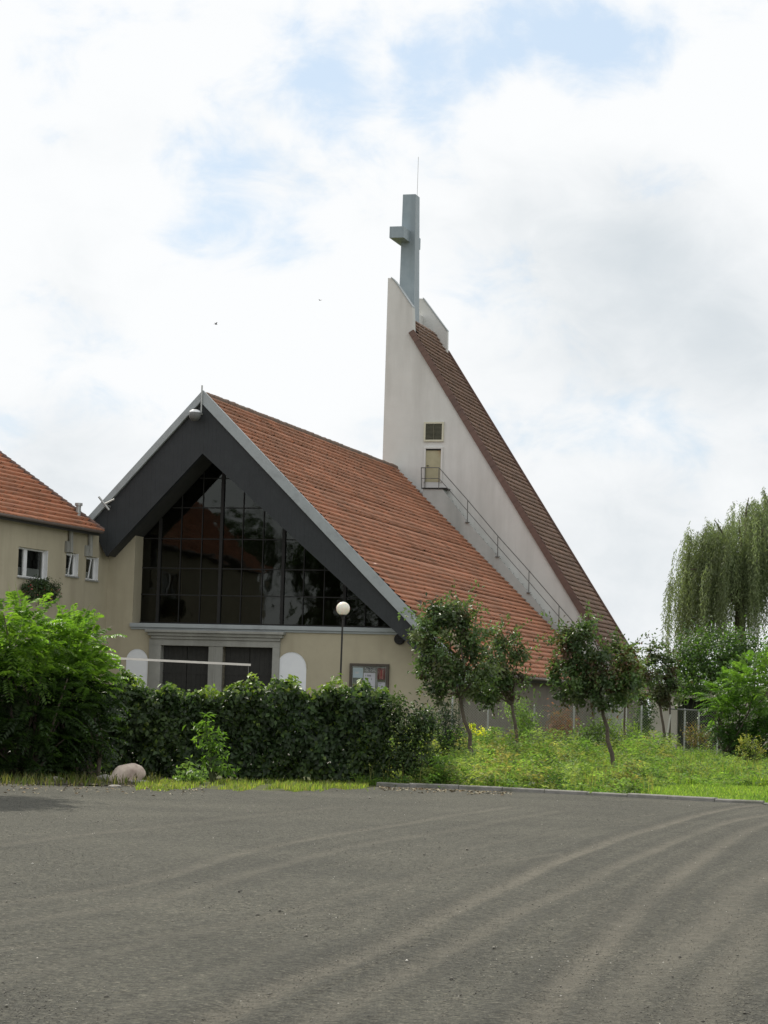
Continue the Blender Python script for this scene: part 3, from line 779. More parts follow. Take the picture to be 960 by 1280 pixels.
e_tree = make_tree('ornamental_tree', 'slim forked tree with round dark crown before the small pale outbuilding', 'tree', 84, (834, 938), (825, 882),
          [(822, 842, 23, 25), (808, 862, 16, 16), (835, 864, 14, 16), (818, 820, 12, 10)], 3600, .14, .07, GLOSS + RED[1:], 'young ornamental trees in the meadow', clumps=90, extra=stake, r=.05, spread=.09)
b_ = at(829, 940, 83.6); b_[2] = 0
t_ = at(838, 893, 83.6)
mb = MB(); mb.tube([b_, t_], [.035, .03], 7); so = mb.build('tree_stake', M['white_stake'], None, off=b_); so.location = b_
tag(so, 'leaning whitewashed wooden stake beside the forked tree', 'stake')

# ---------------------------------------------------------------- hedge of creeper
def box_leaves(x0, x1, y0, y1, z0, topf, n, ln, wd, cols, deep=.25):
    """leaves over front, top and back of a clipped hedge with a bumpy surface"""
    u = rng.random(n); x_ = x0 + (x1 - x0) * u
    side = rng.random(n)
    tz = np.array([topf(a) for a in x_])
    yy = np.where(side < .62, y0, np.where(side < .9, y0 + (y1 - y0) * rng.random(n), y1))
    zz = np.where((side >= .62) & (side < .9), tz, z0 + (tz - z0) * rng.random(n) ** .9)
    nx = np.zeros((n, 3)); nx[:, 1] = np.where(side < .62, -1, np.where(side < .9, 0, 1)); nx[:, 2] = np.where((side >= .62) & (side < .9), 1, .25)
    bump = .15 * np.sin(x_ * 3.1 + zz * 2.3 + 2 * np.sin(x_ * .9)) + .12 * np.sin(x_ * 7.3 - zz * 5.1 + 1) + .08 * np.sin(x_ * 13 + zz * 9)
    c_ = np.stack([x_, yy, zz], 1) + unit(nx) * (bump[:, None] + rng.normal(0, .05, (n, 1)) - deep * rng.random((n, 1)) ** 2)
    nrm = unit(nx + rng.normal(size=(n, 3)) * .55 + np.array([0, 0, .35]))
    d = np.cross(nrm, rng.normal(size=(n, 3))) + np.array([0, 0, -.5])
    g = (np.sin(x_ * 1.9 + 1.3) * np.sin(zz * 2.7 + x_) > .1)
    t = mixcol(n, cols, .22)
    t[g] *= np.array([1.15, 1.1, .9])
    return leaves(c_, d, nrm, ln * rng.uniform(.6, 1.3, n), wd * rng.uniform(.7, 1.3, n), t)

HD = 51.7
hx0 = at(-60, 900, HD)[0]; hx1 = at(486, 900, HD)[0]
htop = lambda x: 1.87 + .05 * math.sin(x * 2.2) + .04 * math.sin(x * 5.7 + 1) + .03 * math.sin(x * 11.0) + (.10 if -2.3 < x < .2 else 0)
hb = np.array([(hx0 + hx1) / 2, HD, 0])
hedge = empty('hedge', hb, 0, 'long clipped hedge of dark glossy creeper along the gravel edge', 'hedge')
HC = [(.024, .050, .015), (.036, .070, .020), (.018, .034, .013), (.05, .088, .025)]
V, Fc, T = join([box_leaves(hx0, hx1, HD, HD + 1.3, .12, htop, 36000, .125, .085, HC, .42),
                 box_leaves(hx0, hx1, HD + .1, HD + 1.2, .12, lambda x: htop(x) + .10, 5200, .12, .08, [(.11, .18, .036), (.16, .22, .045), (.075, .135, .03)], .0)])  # second layer in lighter tones, sunlight on the hedge top put into leaf colour
npmesh('foliage', V, Fc, M['leaf_hedge'], hedge, T, off=hb)
mb = MB()
for k in range(70):
    x_ = hx0 + (hx1 - hx0) * (k + random.random()) / 70; y_ = HD + random.uniform(.35, .9)
    limb(mb, (x_, y_, -.05), (x_ + random.uniform(-.3, .3), y_ + random.uniform(-.2, .2), 1.5), .025, .01, 5, .1, 4)
# dense shaded inside of the hedge: old twigs
for k in range(500):
    x_ = hx0 + (hx1 - hx0) * random.random(); y_ = HD + random.uniform(.3, .95); z_ = random.uniform(.15, 1.6)
    mb.tube([(x_, y_, z_), (x_ + random.uniform(-.4, .4), y_ + random.uniform(-.3, .3), z_ + random.uniform(-.1, .4))], [.012, .005], 4)
mb.build('stems', M['bark_dark'], hedge, off=hb)

# ---------------------------------------------------------------- pinnate shrubs (sumac-like)
def fronds(bases, dirs, L, cols, pairs=10, ll=.12, lw=.03, sag=.5, per=1):
    n = len(bases); out = []
    dirs = unit(dirs); tone = mixcol(n, cols, .16)
    t = np.linspace(.12, 1, pairs)
    Ls = L * rng.uniform(.7, 1.25, (n, 1))
    side = unit(np.cross(dirs, np.array([0, 0, 1.0]) + rng.normal(size=(n, 3)) * .25)); upv = np.cross(side, dirs)
    for k, tk in enumerate(t):
        p = bases + dirs * Ls * tk + np.array([0, 0, -1]) * (sag * Ls * tk * tk * .5)
        tang = dirs - np.array([0, 0, 1]) * sag * tk
        sc = (1 - .55 * abs(tk - .45) * 1.3)
        for s in (-1, 1):
            d = side * s * .95 + unit(tang) * .42 + np.array([0, 0, -.28]) + rng.normal(size=(n, 3)) * .1
            nr = upv + rng.normal(size=(n, 3)) * .18
            out.append(leaves(p, d, nr, ll * sc * rng.uniform(.85, 1.15, n), lw * rng.uniform(.85, 1.2, n), np.clip(tone * (1 + rng.normal(0, .08, (n, 1))), .005, 1), .06))
    # rachis as a thin leaf-like strip
    out.append(leaves(bases, dirs - np.array([0, 0, sag * .5]), upv, Ls[:, 0], .012, tone * .7, 0))
    return join(out)

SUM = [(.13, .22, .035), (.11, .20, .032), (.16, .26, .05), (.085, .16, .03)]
SUM_SHADE = [(.028, .055, .016), (.036, .068, .018), (.022, .042, .014)]  # dark tones painting the shaded lower fronds
BUSH_SHADE = [(.045, .095, .022), (.06, .12, .025), (.035, .075, .02)]  # same for the feathery bush, shade put into leaf colour
def sumac(name, label, cat, base, blobs, n, L, cols, shade_cols, group=None, sag=.5, ll=.12, lw=.03, low=.35, pairs=10, mat='leaf_soft'):
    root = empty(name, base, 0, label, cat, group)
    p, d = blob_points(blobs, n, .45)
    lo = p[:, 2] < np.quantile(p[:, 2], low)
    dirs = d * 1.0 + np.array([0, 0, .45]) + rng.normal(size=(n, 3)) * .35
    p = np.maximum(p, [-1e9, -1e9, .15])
    a = fronds(p[~lo], dirs[~lo], L, cols, pairs, ll, lw, sag); b = fronds(p[lo], dirs[lo], L, shade_cols, pairs, ll, lw, sag)  # low fronds take the darker tones: shrub's shade held in leaf colour
    V, Fc, T = join([a, b]); npmesh('foliage', V, Fc, M[mat], root, T, off=base)
    mb = MB()
    for bl in blobs:
        for k in range(4):
            e = np.array(bl[:3]) + rng.normal(size=3) * np.array(bl[3:6]) * .4
            limb(mb, base + np.array([random.uniform(-.3, .3), random.uniform(-.2, .2), -.05]), e, .04, .012, 6, .08, 6)
    mb.build('stems', M['bark'], root, off=base)
    return root
D1 = 48.6
b = at(30, 990, D1); b[2] = 0
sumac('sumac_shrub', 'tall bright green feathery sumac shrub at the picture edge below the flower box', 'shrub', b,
      px_blobs([(10, 830, 55, 60), (40, 880, 65, 60), (-20, 790, 40, 40), (25, 790, 40, 35), (20, 935, 60, 40), (-50, 870, 60, 80), (-45, 950, 60, 45)], D1), 1250, .60, SUM, SUM_SHADE, 'sumac shrubs over the hedge', low=.62, ll=.17, lw=.05, sag=.75)
b = at(105, 980, D1 + .9); b[2] = 0
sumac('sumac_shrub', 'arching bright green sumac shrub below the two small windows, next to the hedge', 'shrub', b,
      px_blobs([(86, 813, 40, 36), (115, 853, 24, 28), (75, 855, 45, 45), (88, 905, 42, 40), (66, 940, 42, 30)], D1 + .9), 800, .54, SUM, SUM_SHADE, 'sumac shrubs over the hedge', low=.6, ll=.17, lw=.05, sag=.75)
# ---------------------------------------------------------------- shoots in front of the hedge
def shoot(label, px, py0, D, pts, n, ln, wd, cols, name='leafy_shoot', group=None, mat='leaf_soft'):
    b = at(px, py0, D); b[2] = 0.0
    root = empty(name, b, 0, label, 'shrub', group)
    blobs = px_blobs(pts, D)
    V, Fc, T = crown_mesh(blobs, n, ln, wd, cols, max(10, n // 18), .5, .3, spread=.16)
    npmesh('foliage', V, Fc, M[mat], root, T, off=b)
    mb = MB()
    for bl in blobs:
        for k in range(2): limb(mb, b + np.array([random.uniform(-.08, .08), random.uniform(-.08, .08), -.05]), np.array(bl[:3]) + np.array([0, 0, bl[5] * random.uniform(-.2, .8)]), .014, .005, 5, .06, 4)
    mb.build('stems', M['stem_green'], root, off=b)
    return root
LIME = [(.09, .17, .03), (.12, .20, .04), (.07, .13, .03)]
shoot('bright green upright shoot with long leaves standing out from the dark hedge', 266, 985, 49.6, [(262, 915, 17, 14), (270, 940, 18, 16), (256, 905, 10, 8), (280, 958, 12, 10)], 330, .15, .05, LIME)
shoot('low pale green tuft of leaves on the grass below the taller bright shoot', 240, 988, 48.8, [(240, 968, 19, 9), (232, 974, 14, 8), (250, 975, 13, 7)], 300, .12, .055, [(.11, .18, .06), (.15, .22, .09)])

# ---------------------------------------------------------------- meadow shrubs
DK = [(.03, .05, .03), (.04, .065, .04), (.025, .04, .025)]
shoot('dark bluish low shrub beside the trunk of the widest glossy tree', 556, 968, 68, [(554, 905, 20, 24), (562, 928, 20, 22), (548, 935, 20, 20), (560, 890, 14, 12)], 3400, .085, .03, DK, 'dark_shrub', mat='leaf_gloss')
shoot('light green leafy bush growing against the wire fence', 655, 950, 84, [(650, 890, 16, 18), (662, 905, 14, 18), (655, 920, 18, 16)], 1700, .10, .05, [(.11, .18, .05), (.15, .22, .07), (.08, .13, .04)], 'leafy_bush')
shoot('red leaved bush behind the fence under the eave of the church', 703, 945, 90, [(703, 902, 18, 18), (695, 918, 20, 16), (715, 915, 12, 14)], 1500, .09, .045, [(.16, .06, .05), (.12, .05, .045), (.10, .07, .05)], 'red_bush')
shoot('tall weed with yellow flower heads beside the fence post nearest the hedge', 590, 960, 71, [(588, 908, 7, 7), (597, 915, 8, 6), (584, 900, 6, 6)], 260, .07, .05, [(.75, .68, .05), (.65, .62, .08), (.25, .3, .05)], 'flowering_weed')
shoot('small white flowered plant low on the fence line behind yellow flower heads', 612, 955, 76, [(618, 918, 10, 7), (608, 924, 8, 6)], 200, .07, .05, [(.6, .55, .35), (.14, .18, .05), (.10, .14, .04)], 'flowering_weed')
shoot('loose glossy bush in the middle of the fence line, beside the leaning trunk', 742, 952, 79, [(738, 915, 18, 14), (728, 925, 16, 12), (752, 908, 12, 12)], 1500, .09, .05, [(.06, .10, .035), (.08, .13, .04), (.10, .14, .06)], 'leafy_bush')
shoot('pale green bush behind the leaning trunk, against the grey brown wall', 792, 950, 82, [(780, 915, 20, 18), (798, 925, 16, 14), (768, 928, 14, 12)], 1700, .09, .045, [(.08, .13, .035), (.11, .17, .05), (.14, .19, .06)], 'leafy_bush')
shoot('rusty red weeds standing inside the wire enclosure by the dark doorway', 872, 948, 86, [(868, 918, 12, 14), (880, 922, 14, 12)], 800, .08, .04, [(.16, .09, .06), (.12, .11, .05), (.10, .13, .05)], 'red_weed')
shoot('yellow brown seeding weed in front of the feathery bush beyond the enclosure', 936, 955, 74, [(932, 925, 9, 15), (945, 935, 10, 12), (926, 940, 8, 8)], 600, .07, .025, [(.26, .24, .08), (.20, .21, .07), (.14, .18, .05)], 'seeding_weed')
shoot('dark bush filling the gap between the church wall and the outbuilding', 806, 942, 100, [(803, 900, 14, 22), (808, 880, 12, 14), (797, 918, 14, 12)], 1600, .12, .07, [(.04, .075, .025), (.055, .10, .03), (.035, .06, .022)], 'leafy_bush')
shoot('drooping mid green bush hiding the outbuilding roof beside the round tree', 862, 935, 103, [(858, 852, 16, 16), (872, 862, 12, 10), (846, 858, 10, 10)], 1500, .14, .08, [(.05, .095, .028), (.065, .12, .032)], 'leafy_bush')
# hedge end: loose bush with long leaves
shoot('untidy leafy bush at the end of the clipped hedge, under the notice board', 508, 985, 51.6, [(505, 905, 22, 24), (520, 940, 22, 28), (500, 950, 20, 26), (530, 900, 16, 18), (545, 965, 18, 18), (488, 880, 16, 14)], 3600, .11, .05, HC + [(.08, .12, .03), (.10, .14, .05)], 'leafy_bush', mat='leaf_gloss')

# ---------------------------------------------------------------- bigger bushes and willow at the other side
b = at(915, 950, 80); b[2] = 0
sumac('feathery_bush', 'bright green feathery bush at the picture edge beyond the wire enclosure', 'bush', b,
      px_blobs([(905, 868, 22, 22), (935, 850, 26, 24), (965, 860, 40, 45), (930, 895, 28, 30), (970, 920, 40, 30), (915, 915, 14, 16), (925, 925, 24, 16), (905, 895, 16, 22), (950, 930, 30, 18)], 80), 1150, .5, [(.09, .17, .035), (.075, .145, .03), (.12, .20, .05)], BUSH_SHADE, sag=.7, ll=.15, lw=.045, low=.4, pairs=8)
make_tree('leafy_tree', 'dense round green tree between the willow and the feathery bush', 'tree', 97, (905, 935), (900, 870),
          [(872, 818, 30, 26), (905, 815, 40, 26), (945, 815, 35, 30), (858, 838, 18, 16), (890, 845, 30, 20), (985, 830, 40, 40), (930, 845, 40, 25)], 9000, .17, .09, [(.05, .10, .028), (.065, .12, .03), (.04, .075, .025), (.085, .14, .045)], clumps=170, r=.12, mat='leaf_soft', spread=.12)
def willow(D):
    base = at(925, 925, D); base[2] = 0
    root = empty('weeping_willow', base, 0, 'tall weeping willow with long hanging grey green branches against the sky', 'tree')
    K = D / F; mb = MB(); sp = []
    fork = at(925, 760, D); limb(mb, base, fork, .38, .26, 9, .03, 6)
    tips = [(868, 690), (876, 668), (862, 712), (884, 658), (893, 650), (900, 662), (925, 650), (936, 622), (948, 630), (966, 612), (985, 618), (1010, 640), (858, 730), (1030, 680), (915, 690), (955, 660), (890, 700), (940, 690)]
    V = []; 
    for (px, py) in tips:
        dy = random.uniform(-2.2, 2.2); tp = at(px, py, D + dy)
        mid = fork + (tp - fork) * .6 + np.array([0, 0, .9]); limb(mb, fork, mid, .14, .07, 7, .05); limb(mb, mid, tp, .07, .02, 6, .05)
        sp.append((tp, mid))
    mb.build('trunk', M['bark'], root, smooth=True, off=base)
    C_ = []; Dr = []
    for tp, mid in sp:
        for k in range(100):
            if k % 5 == 0: t = random.random(); shb = random.random(); q0 = mid + (tp - mid) * t + np.array([random.gauss(0, .5), random.gauss(0, .9), random.gauss(.0, .2)])
            s0 = q0 + np.array([random.gauss(0, .10), random.gauss(0, .10), random.gauss(0, .12)])
            out = unit(np.array([s0[0] - fork[0], s0[1] - fork[1], 0]) + rng.normal(size=3) * .3 * np.array([1, 1, 0]))
            Ln = random.uniform(1.6, 5.4); nl = int(Ln / .065)
            u = np.linspace(0, 1, nl)[:, None]
            r_ = random.uniform(.15, .5)
            path = s0 + out * (r_ * (1 - np.exp(-u * 3)) + .15 * u * random.uniform(-.4, 1)) + np.array([0, 0, 1.0]) * (.25 * np.sin(np.minimum(u * 6, 3.14)) * r_ - Ln * u)
            path[:, :2] += np.sin(u * random.uniform(3, 7) + random.random() * 6) * .05
            path = path[path[:, 2] > 1.6]
            C_.append(path); Dr.append(np.full(len(path), shb * .8 + .2 * random.random()))
    C_ = np.concatenate(C_); sh = np.concatenate(Dr); n = len(C_)
    C_ = C_ + rng.normal(size=(n, 3)) * .03
    d = rng.normal(size=(n, 3)) * np.array([.6, .6, .3]) + np.array([0, 0, -1.0])
    cols = mixcol(n, [(.18, .22, .11), (.22, .265, .145), (.145, .18, .09)], .15) * (.6 + .8 * sh[:, None])
    v, f, t = leaves(C_, d, rng.normal(size=(n, 3)), .19 * rng.uniform(.7, 1.3, n), .042, cols, .05)
    npmesh('crown', v, f, M['leaf_willow'], root, t, off=base)
willow(125)
# outbuilding
ob = empty('outbuilding', at(830, 930, 112) * np.array([1, 1, 0]), -AL, 'small pale outbuilding with dark open doorway behind the wire enclosure', 'outbuilding')
_ob = np.array(ob.location)
def B(px, py, c=0):
    d = ray(px, py); t = ((_ob - CAM) @ ey + c) / (d @ ey); p = CAM + d * t - _ob; return np.array([p @ ex, p @ ey, p[2]])
x0, x1, x2 = B(813, 900)[0], B(846, 900)[0], B(905, 900)[0]; zt = B(830, 862)[2]
mb = MB(); mb.box(x0, x1, 0, .3, 0, zt); mb.box(x2, x2 + 3, 0, .3, 0, zt); mb.box(x1, x2, 0, .3, zt - .35, zt - .0); mb.box(x0, x0 + .3, .301, 5, 0, zt); mb.box(x0, x2 + 3, 5, 5.3, 0, zt); mb.box(x2 + 2.7, x2 + 3, .301, 5, 0, zt)
mb.build('wall', noisy('pale_render', (.42, .39, .34), (.5, .47, .41), 2, .9), ob)
mb = MB(); mb.box(x1, x2, 1.2, 1.3, 0, zt - .36); mb.build('door', M['dark_wood'], ob)  # dark panel set back, painted in for the unlit inside of the open doorway
mb = MB(); mb.box(x0 - .3, x2 + 3.3, -.4, 5.6, zt + .001, zt + .25); mb.build('roof', M['dark_render'], ob)
mb = MB(); mb.box(x0 - .1, x2 + .2, -1.0, -.01, 0, .18); mb.build('step', M['kerb'], ob)

# ---------------------------------------------------------------- wire fence
FD = 89.0
fb_ = np.array([at(720, 930, FD)[0], FD, 0])
fence = empty('wire_fence', fb_, 0, 'galvanised wire mesh fence on thin steel posts behind the meadow', 'fence')
posts = [(566, 872), (611, 876), (668, 882), (718, 884), (762, 880), (802, 877), (838, 886), (856, 887), (873, 888), (897, 888)]
zt_f = at(720, 884, FD)[2]
xs_f = []
for px, pt in posts:
    p = at(px, pt, FD); xs_f.append(p[0]); mb = MB(); mb.tube([(p[0], FD, -.1), (p[0] + random.uniform(-.03, .03), FD + random.uniform(-.03, .03), p[2])], .035, 7); mb.lathe(p[0], FD, [(.042, p[2] - .02), (.042, p[2] + .02), (0, p[2] + .035)], 8)
    mb.build('post', M['galv'], fence, off=fb_)
mb = MB(); a, b = xs_f[6], xs_f[9]; zr = at(870, 887, FD)[2]
mb.tube([(a, FD - .04, zr), ((a + b) / 2, FD - .04, zr - .03), (b, FD - .04, zr)], .03, 6)
mb.build('rail', M['steel'], fence, off=fb_)
def wire_mesh(xa, xb, z0, z1, y, s=.10, r=.0045):
    V = []; Fc = []
    hgt = z1 - z0; k0 = int(-hgt / s) - 1; k1 = int((xb - xa) / s) + 1
    for sg in (1, -1):
        for k in range(k0, k1):
            x_a = xa + k * s; x_b = x_a + hgt
            za, zb = (z0, z1) if sg == 1 else (z1, z0)
            t0 = max(0, (xa - x_a) / hgt); t1 = min(1, (xb - x_a) / hgt)
            if t1 <= t0: continue
            p = (x_a + hgt * t0, za + (zb - za) * t0); q = (x_a + hgt * t1, za + (zb - za) * t1)
            b = len(V); nx_, nz_ = (-.7071 * sg * r, .7071 * r)
            V += [(p[0] + nx_, y, p[1] + nz_), (p[0] - nx_, y, p[1] - nz_), (q[0] - nx_, y, q[1] - nz_), (q[0] + nx_, y, q[1] + nz_),
                  (p[0], y + r, p[1]), (q[0], y + r, q[1])]
            Fc += [(b, b + 1, b + 2, b + 3), (b, b + 4, b + 5, b + 3), (b + 1, b + 4, b + 5, b + 2)]
    return V, Fc
V1, F1 = wire_mesh(xs_f[0], xs_f[9], .1, min(1.9, zt_f), FD - .05)
npmesh('wire_mesh', np.array(V1), np.array(F1), M['galv'], fence, off=fb_)

# ---------------------------------------------------------------- lamp, notice board, rail, planter
LD = 93.0
g = at(428.8, 760.8, LD); lb = np.array([at(423.5, 900, LD)[0], LD, 0])
lamp = empty('street_lamp', lb, 0, 'slim black lamp post with white globe in front of the church', 'street lamp')
mb = MB(); mb.tube([(lb[0], LD, 0), (g[0], LD, g[2] - .36)], [.045, .035], 10); mb.lathe(lb[0], LD, [(.09, 0), (.09, .5), (.05, .6)], 12); mb.build('post', M['black_iron'], lamp, off=lb)
mb = MB(); mb.lathe(g[0], LD, [(.04, g[2] - .42), (.06, g[2] - .38), (.06, g[2] - .3), (.13, g[2] - .27), (.13, g[2] - .23), (0.0, g[2] - .22)], 16); mb.build('collar', M['frame_dark'], lamp, off=lb)
mb = MB(); R_ = .265; mb.lathe(g[0], LD, [(R_ * math.sin(t), g[2] - R_ * math.cos(t)) for t in np.linspace(.45, math.pi, 18)], 28); mb.build('globe', M['globe'], lamp, smooth=True, off=lb)

nbx0, nbz0 = PXZ(437, 829, LW - .14); nbx1, _ = PXZ(486, 831, LW - .14); nbz1 = nbz0 - 1.35
nb0 = O + ex * nbx0 + ey * (LW - .14) + np.array([0, 0, nbz1])
nb = empty('notice_board', nb0, -AL, 'framed glass notice board with posters on the cream church wall', 'notice board')
Wd = nbx1 - nbx0; Hh = nbz0 - nbz1
mb = MB(); t = .11
for q_ in ((0, t, 0, Hh), (Wd - t, Wd, 0, Hh), (t, Wd - t, 0, t), (t, Wd - t, Hh - t, Hh)): mb.box(q_[0], q_[1], 0, .13, q_[2], q_[3])
mb.build('frame', M['brown_board'], nb, bevel=.01)
mb = MB(); mb.box(t, Wd - t, .08, .12, t, Hh - t); mb.build('back_panel', noisy('board_felt', (.30, .31, .28), (.36, .37, .33), 5, .9), nb)
sx = (Wd) / 49.0
def paper(name, x0, y0, x1, y1, painter):
    mb = MB(); xa, xb = (x0 - 437) * sx, (x1 - 437) * sx; za, zb = Hh - (y1 - 829) * sx, Hh - (y0 - 829) * sx
    nx_, nz_ = 14, 14
    for i in range(nx_):
        for j in range(nz_):
            u0, u1, v0, v1 = i / nx_, (i + 1) / nx_, j / nz_, (j + 1) / nz_
            mb.poly([(xa + (xb - xa) * u0, .072, za + (zb - za) * v0), (xa + (xb - xa) * u1, .072, za + (zb - za) * v0), (xa + (xb - xa) * u1, .072, za + (zb - za) * v1), (xa + (xb - xa) * u0, .072, za + (zb - za) * v1)], None, painter((u0 + u1) / 2, (v0 + v1) / 2))
    return mb.build(name, M['poster'], nb, tint=True)
def landscape(u, v):
    if v > .62: return (.5 + .2 * v, .66 + .15 * v, .85) if not (.2 < u < .6 and .75 < v < .88) else (.8, .82, .85)
    if v > .5 - .1 * math.sin(u * 5): return (.08, .11, .07)
    return (.42 + .1 * math.sin(u * 17), .36, .10) if random.random() < .7 else (.22, .26, .07)
def notice(u, v):
    return (.45, .45, .52) if (int(v * 14) % 2 == 0 and .12 < u < .12 + .7 * random.random() and .1 < v < .9) else (.85, .84, .92)
def heading(u, v): return (.12, .12, .14) if random.random() < .45 else (.62, .63, .62)
def picture(u, v):
    if .25 < u < .75 and .2 < v < .85: return (.55, .38, .28) if (abs(u - .5) > .12) else (.42, .06, .05)
    return (.20, .05, .04) if v > .15 else (.10, .12, .04)
paper('poster', 441, 834, 453.5, 868, landscape); paper('poster', 454.5, 840, 469, 870, notice); paper('poster', 456, 833.5, 470, 838.5, heading); paper('poster', 471.5, 834, 481.5, 850, picture); paper('poster', 473, 851, 481.5, 866, notice)
mb = MB(); mb.poly([(t, .03, t), (Wd - t, .03, t), (Wd - t, .03, Hh - t), (t, .03, Hh - t)]); mb.build('glass_pane', M['clear'], nb)

RD = 72.0
pa, pb = at(140, 822.5, RD), at(313.5, 831, RD)
rb = np.array([pb[0], RD, 0])
rl = empty('steel_rail', rb, 0, 'long pale steel rail on thin posts running across the church doors above the hedge', 'rail')
mb = MB(); dd_ = unit(pb - pa); mb.solid([pa + np.array(o_) for o_ in ((0, -.03, -.035), (0, .03, -.035), (0, .03, .03), (0, -.03, .03))], [pb + np.array(o_) for o_ in ((0, -.03, -.035), (0, .03, -.035), (0, .03, .03), (0, -.03, .03))]); mb.build('bar', M['rail_pale'], rl, off=rb)
for t_ in (.985, .06):
    p = pa + (pb - pa) * t_; mb = MB(); mb.tube([(p[0], RD, -.05), (p[0], RD, p[2] - .045)], .014 if t_ > .5 else .03, 6); mb.build('post', M['steel'], rl, off=rb)

pq = Q(46, 735, .0); pl0 = Q(24, 742, 0); pl1 = Q(62, 742, 0)
pw = W0 + wv * pl0[0] + nv * .0 + np.array([0, 0, pl0[2]])
pt = empty('flower_box', pw, rzW, 'window box overflowing with dark green plants below the large house window', 'flower box')
Lb = pl1[0] - pl0[0]
mb = MB(); mb.solid([(.1, -.30, -.12), (Lb - .1, -.30, -.12), (Lb - .1, -.10, -.12), (.1, -.10, -.12)], [(.05, -.34, .12), (Lb - .05, -.34, .12), (Lb - .05, -.085, .12), (.05, -.085, .12)]); mb.build('planter', M['terracotta'], pt, bevel=.01)
bl = [(Lb * t, -.28, .10 + .25 * math.sin(t * 3.1), Lb * .14, .30, .42) for t in (.1, .3, .5, .7, .9)]
V, Fc, T = crown_mesh(bl, 3400, .09, .06, [(.03, .055, .02), (.045, .08, .025), (.06, .10, .03)], 120, .5, .3, spread=.12)
V[:, 1] = np.minimum(V[:, 1], -.09)
npmesh('foliage', V, Fc, M['leaf_gloss'], pt, T)
fl_ = np.array([[Lb * random.random(), -.28 - random.random() * .3, .1 + random.uniform(-.2, .3)] for k in range(60)])
v, f_, t_ = leaves(fl_, rng.normal(size=(60, 3)), rng.normal(size=(60, 3)), .08, .07, mixcol(60, [(.45, .05, .08), (.5, .2, .25)], .1))
npmesh('blossom', v, f_, M['leaf_soft'], pt, t_)

# ---------------------------------------------------------------- ground
def sheet(name, pts, z, mat, kind='structure'):
    mb = MB(); mb.poly([(p[0], p[1], z) for p in pts]); return tag(mb.build(name, mat), kind=kind)
KERB_PX = [(470, 983), (500, 985), (560, 987), (640, 990.5), (720, 994.5), (800, 999), (870, 1003), (960, 1007), (1100, 1013), (1400, 1026)]
KW = [ground(*p) for p in KERB_PX]
left_edge = [ground(-700, 1010), ground(-200, 985), ground(0, 981), ground(100, 982), ground(200, 986), ground(330, 990), ground(470, 985)]
sheet('ground', [(-1500, -300), (1500, -300), (1500, 3000), (-1500, 3000)], -.02, M['soil'])
mead = [(p[0], p[1] + .05) for p in KW] + [(60, 60), (60, 140), (-40, 140), (-40, 51)] + [(p[0], p[1] + .4) for p in left_edge[1:]]
sheet('meadow_ground', [(p[0], p[1]) for p in mead], .008, M['soil'])
sheet('church_yard', [(-30, 62), (5, 62), (5, 104), (-30, 104)], .016, noisy('yard_gravel', (.2, .19, .17), (.27, .26, .23), 4, .95))

# gravel lot with wheel tracks (worn, dusty strips pressed into it)
TR = [([(1010, 1003), (920, 1011), (870, 1021), (780, 1048), (690, 1082), (630, 1110), (555, 1146), (480, 1186), (400, 1220), (310, 1260), (230, 1300)], .17, 1.0),
      ([(1040, 1008), (945, 1022), (890, 1035), (805, 1070), (720, 1110), (640, 1146), (545, 1198), (480, 1235), (400, 1280), (350, 1310)], .16, .8),
      ([(1060, 1018), (955, 1033), (900, 1060), (850, 1095), (800, 1135), (760, 1180), (700, 1240), (660, 1290)], .18, 1.0),
      ([(1080, 1050), (945, 1105), (895, 1155), (820, 1210), (760, 1270), (735, 1310)], .25, .75),
      ([(1100, 1090), (960, 1150), (930, 1190), (890, 1240), (860, 1310)], .2, .7),
      ([(640, 1010), (480, 1035), (330, 1062), (200, 1100), (60, 1125), (-60, 1140)], .16, .45),
      ([(700, 1015), (560, 1040), (430, 1062), (330, 1090), (180, 1130), (0, 1160), (-80, 1180)], .18, .4),
      ([(560, 1120), (400, 1145), (260, 1165), (150, 1180), (0, 1190), (-80, 1195)], .14, .45),
      ([(420, 1010), (250, 1030), (110, 1045), (0, 1058), (-80, 1065)], .2, .45),
      ([(700, 1070), (560, 1090), (440, 1120), (330, 1150), (120, 1200), (0, 1230), (-60, 1245)], .14, .4),
      ([(860, 1030), (760, 1035), (600, 1060), (520, 1105), (440, 1160), (330, 1200), (120, 1280), (80, 1310)], .13, .35)]
def densify(pts, step=.15):
    out = []
    P_ = [np.array(p[:2]) for p in pts]
    # Catmull-Rom
    for i in range(len(P_) - 1):
        p0, p1, p2, p3 = P_[max(i - 1, 0)], P_[i], P_[i + 1], P_[min(i + 2, len(P_) - 1)]
        n = max(2, int(np.linalg.norm(p2 - p1) / step))
        for t in np.linspace(0, 1, n, endpoint=False):
            out.append(.5 * ((2 * p1) + (-p0 + p2) * t + (2 * p0 - 5 * p1 + 4 * p2 - p3) * t * t + (-p0 + 3 * p1 - 3 * p2 + p3) * t ** 3))
    return np.array(out)
ys = np.concatenate([np.linspace(-30, 11, 24)[:-1], np.geomspace(11, 53, 520)]); xsg = np.concatenate([np.linspace(-40, -9, 20)[:-1], np.linspace(-9, 9.5, 460), np.linspace(9.5, 45, 20)[1:]])
GX, GY_ = np.meshgrid(xsg, ys); wear = np.zeros_like(GX); rut = np.zeros_like(GX)
TR2 = []
for q_, (pts, w, amp) in enumerate(TR):
    TR2.append((pts, w, amp, 0.0))
    for _k in range(5 if q_ < 5 else 3): TR2.append((pts, .05, random.uniform(.2, .5) * min(1, amp + .2), random.choice((-1, 1)) * random.uniform(.16, .75)))
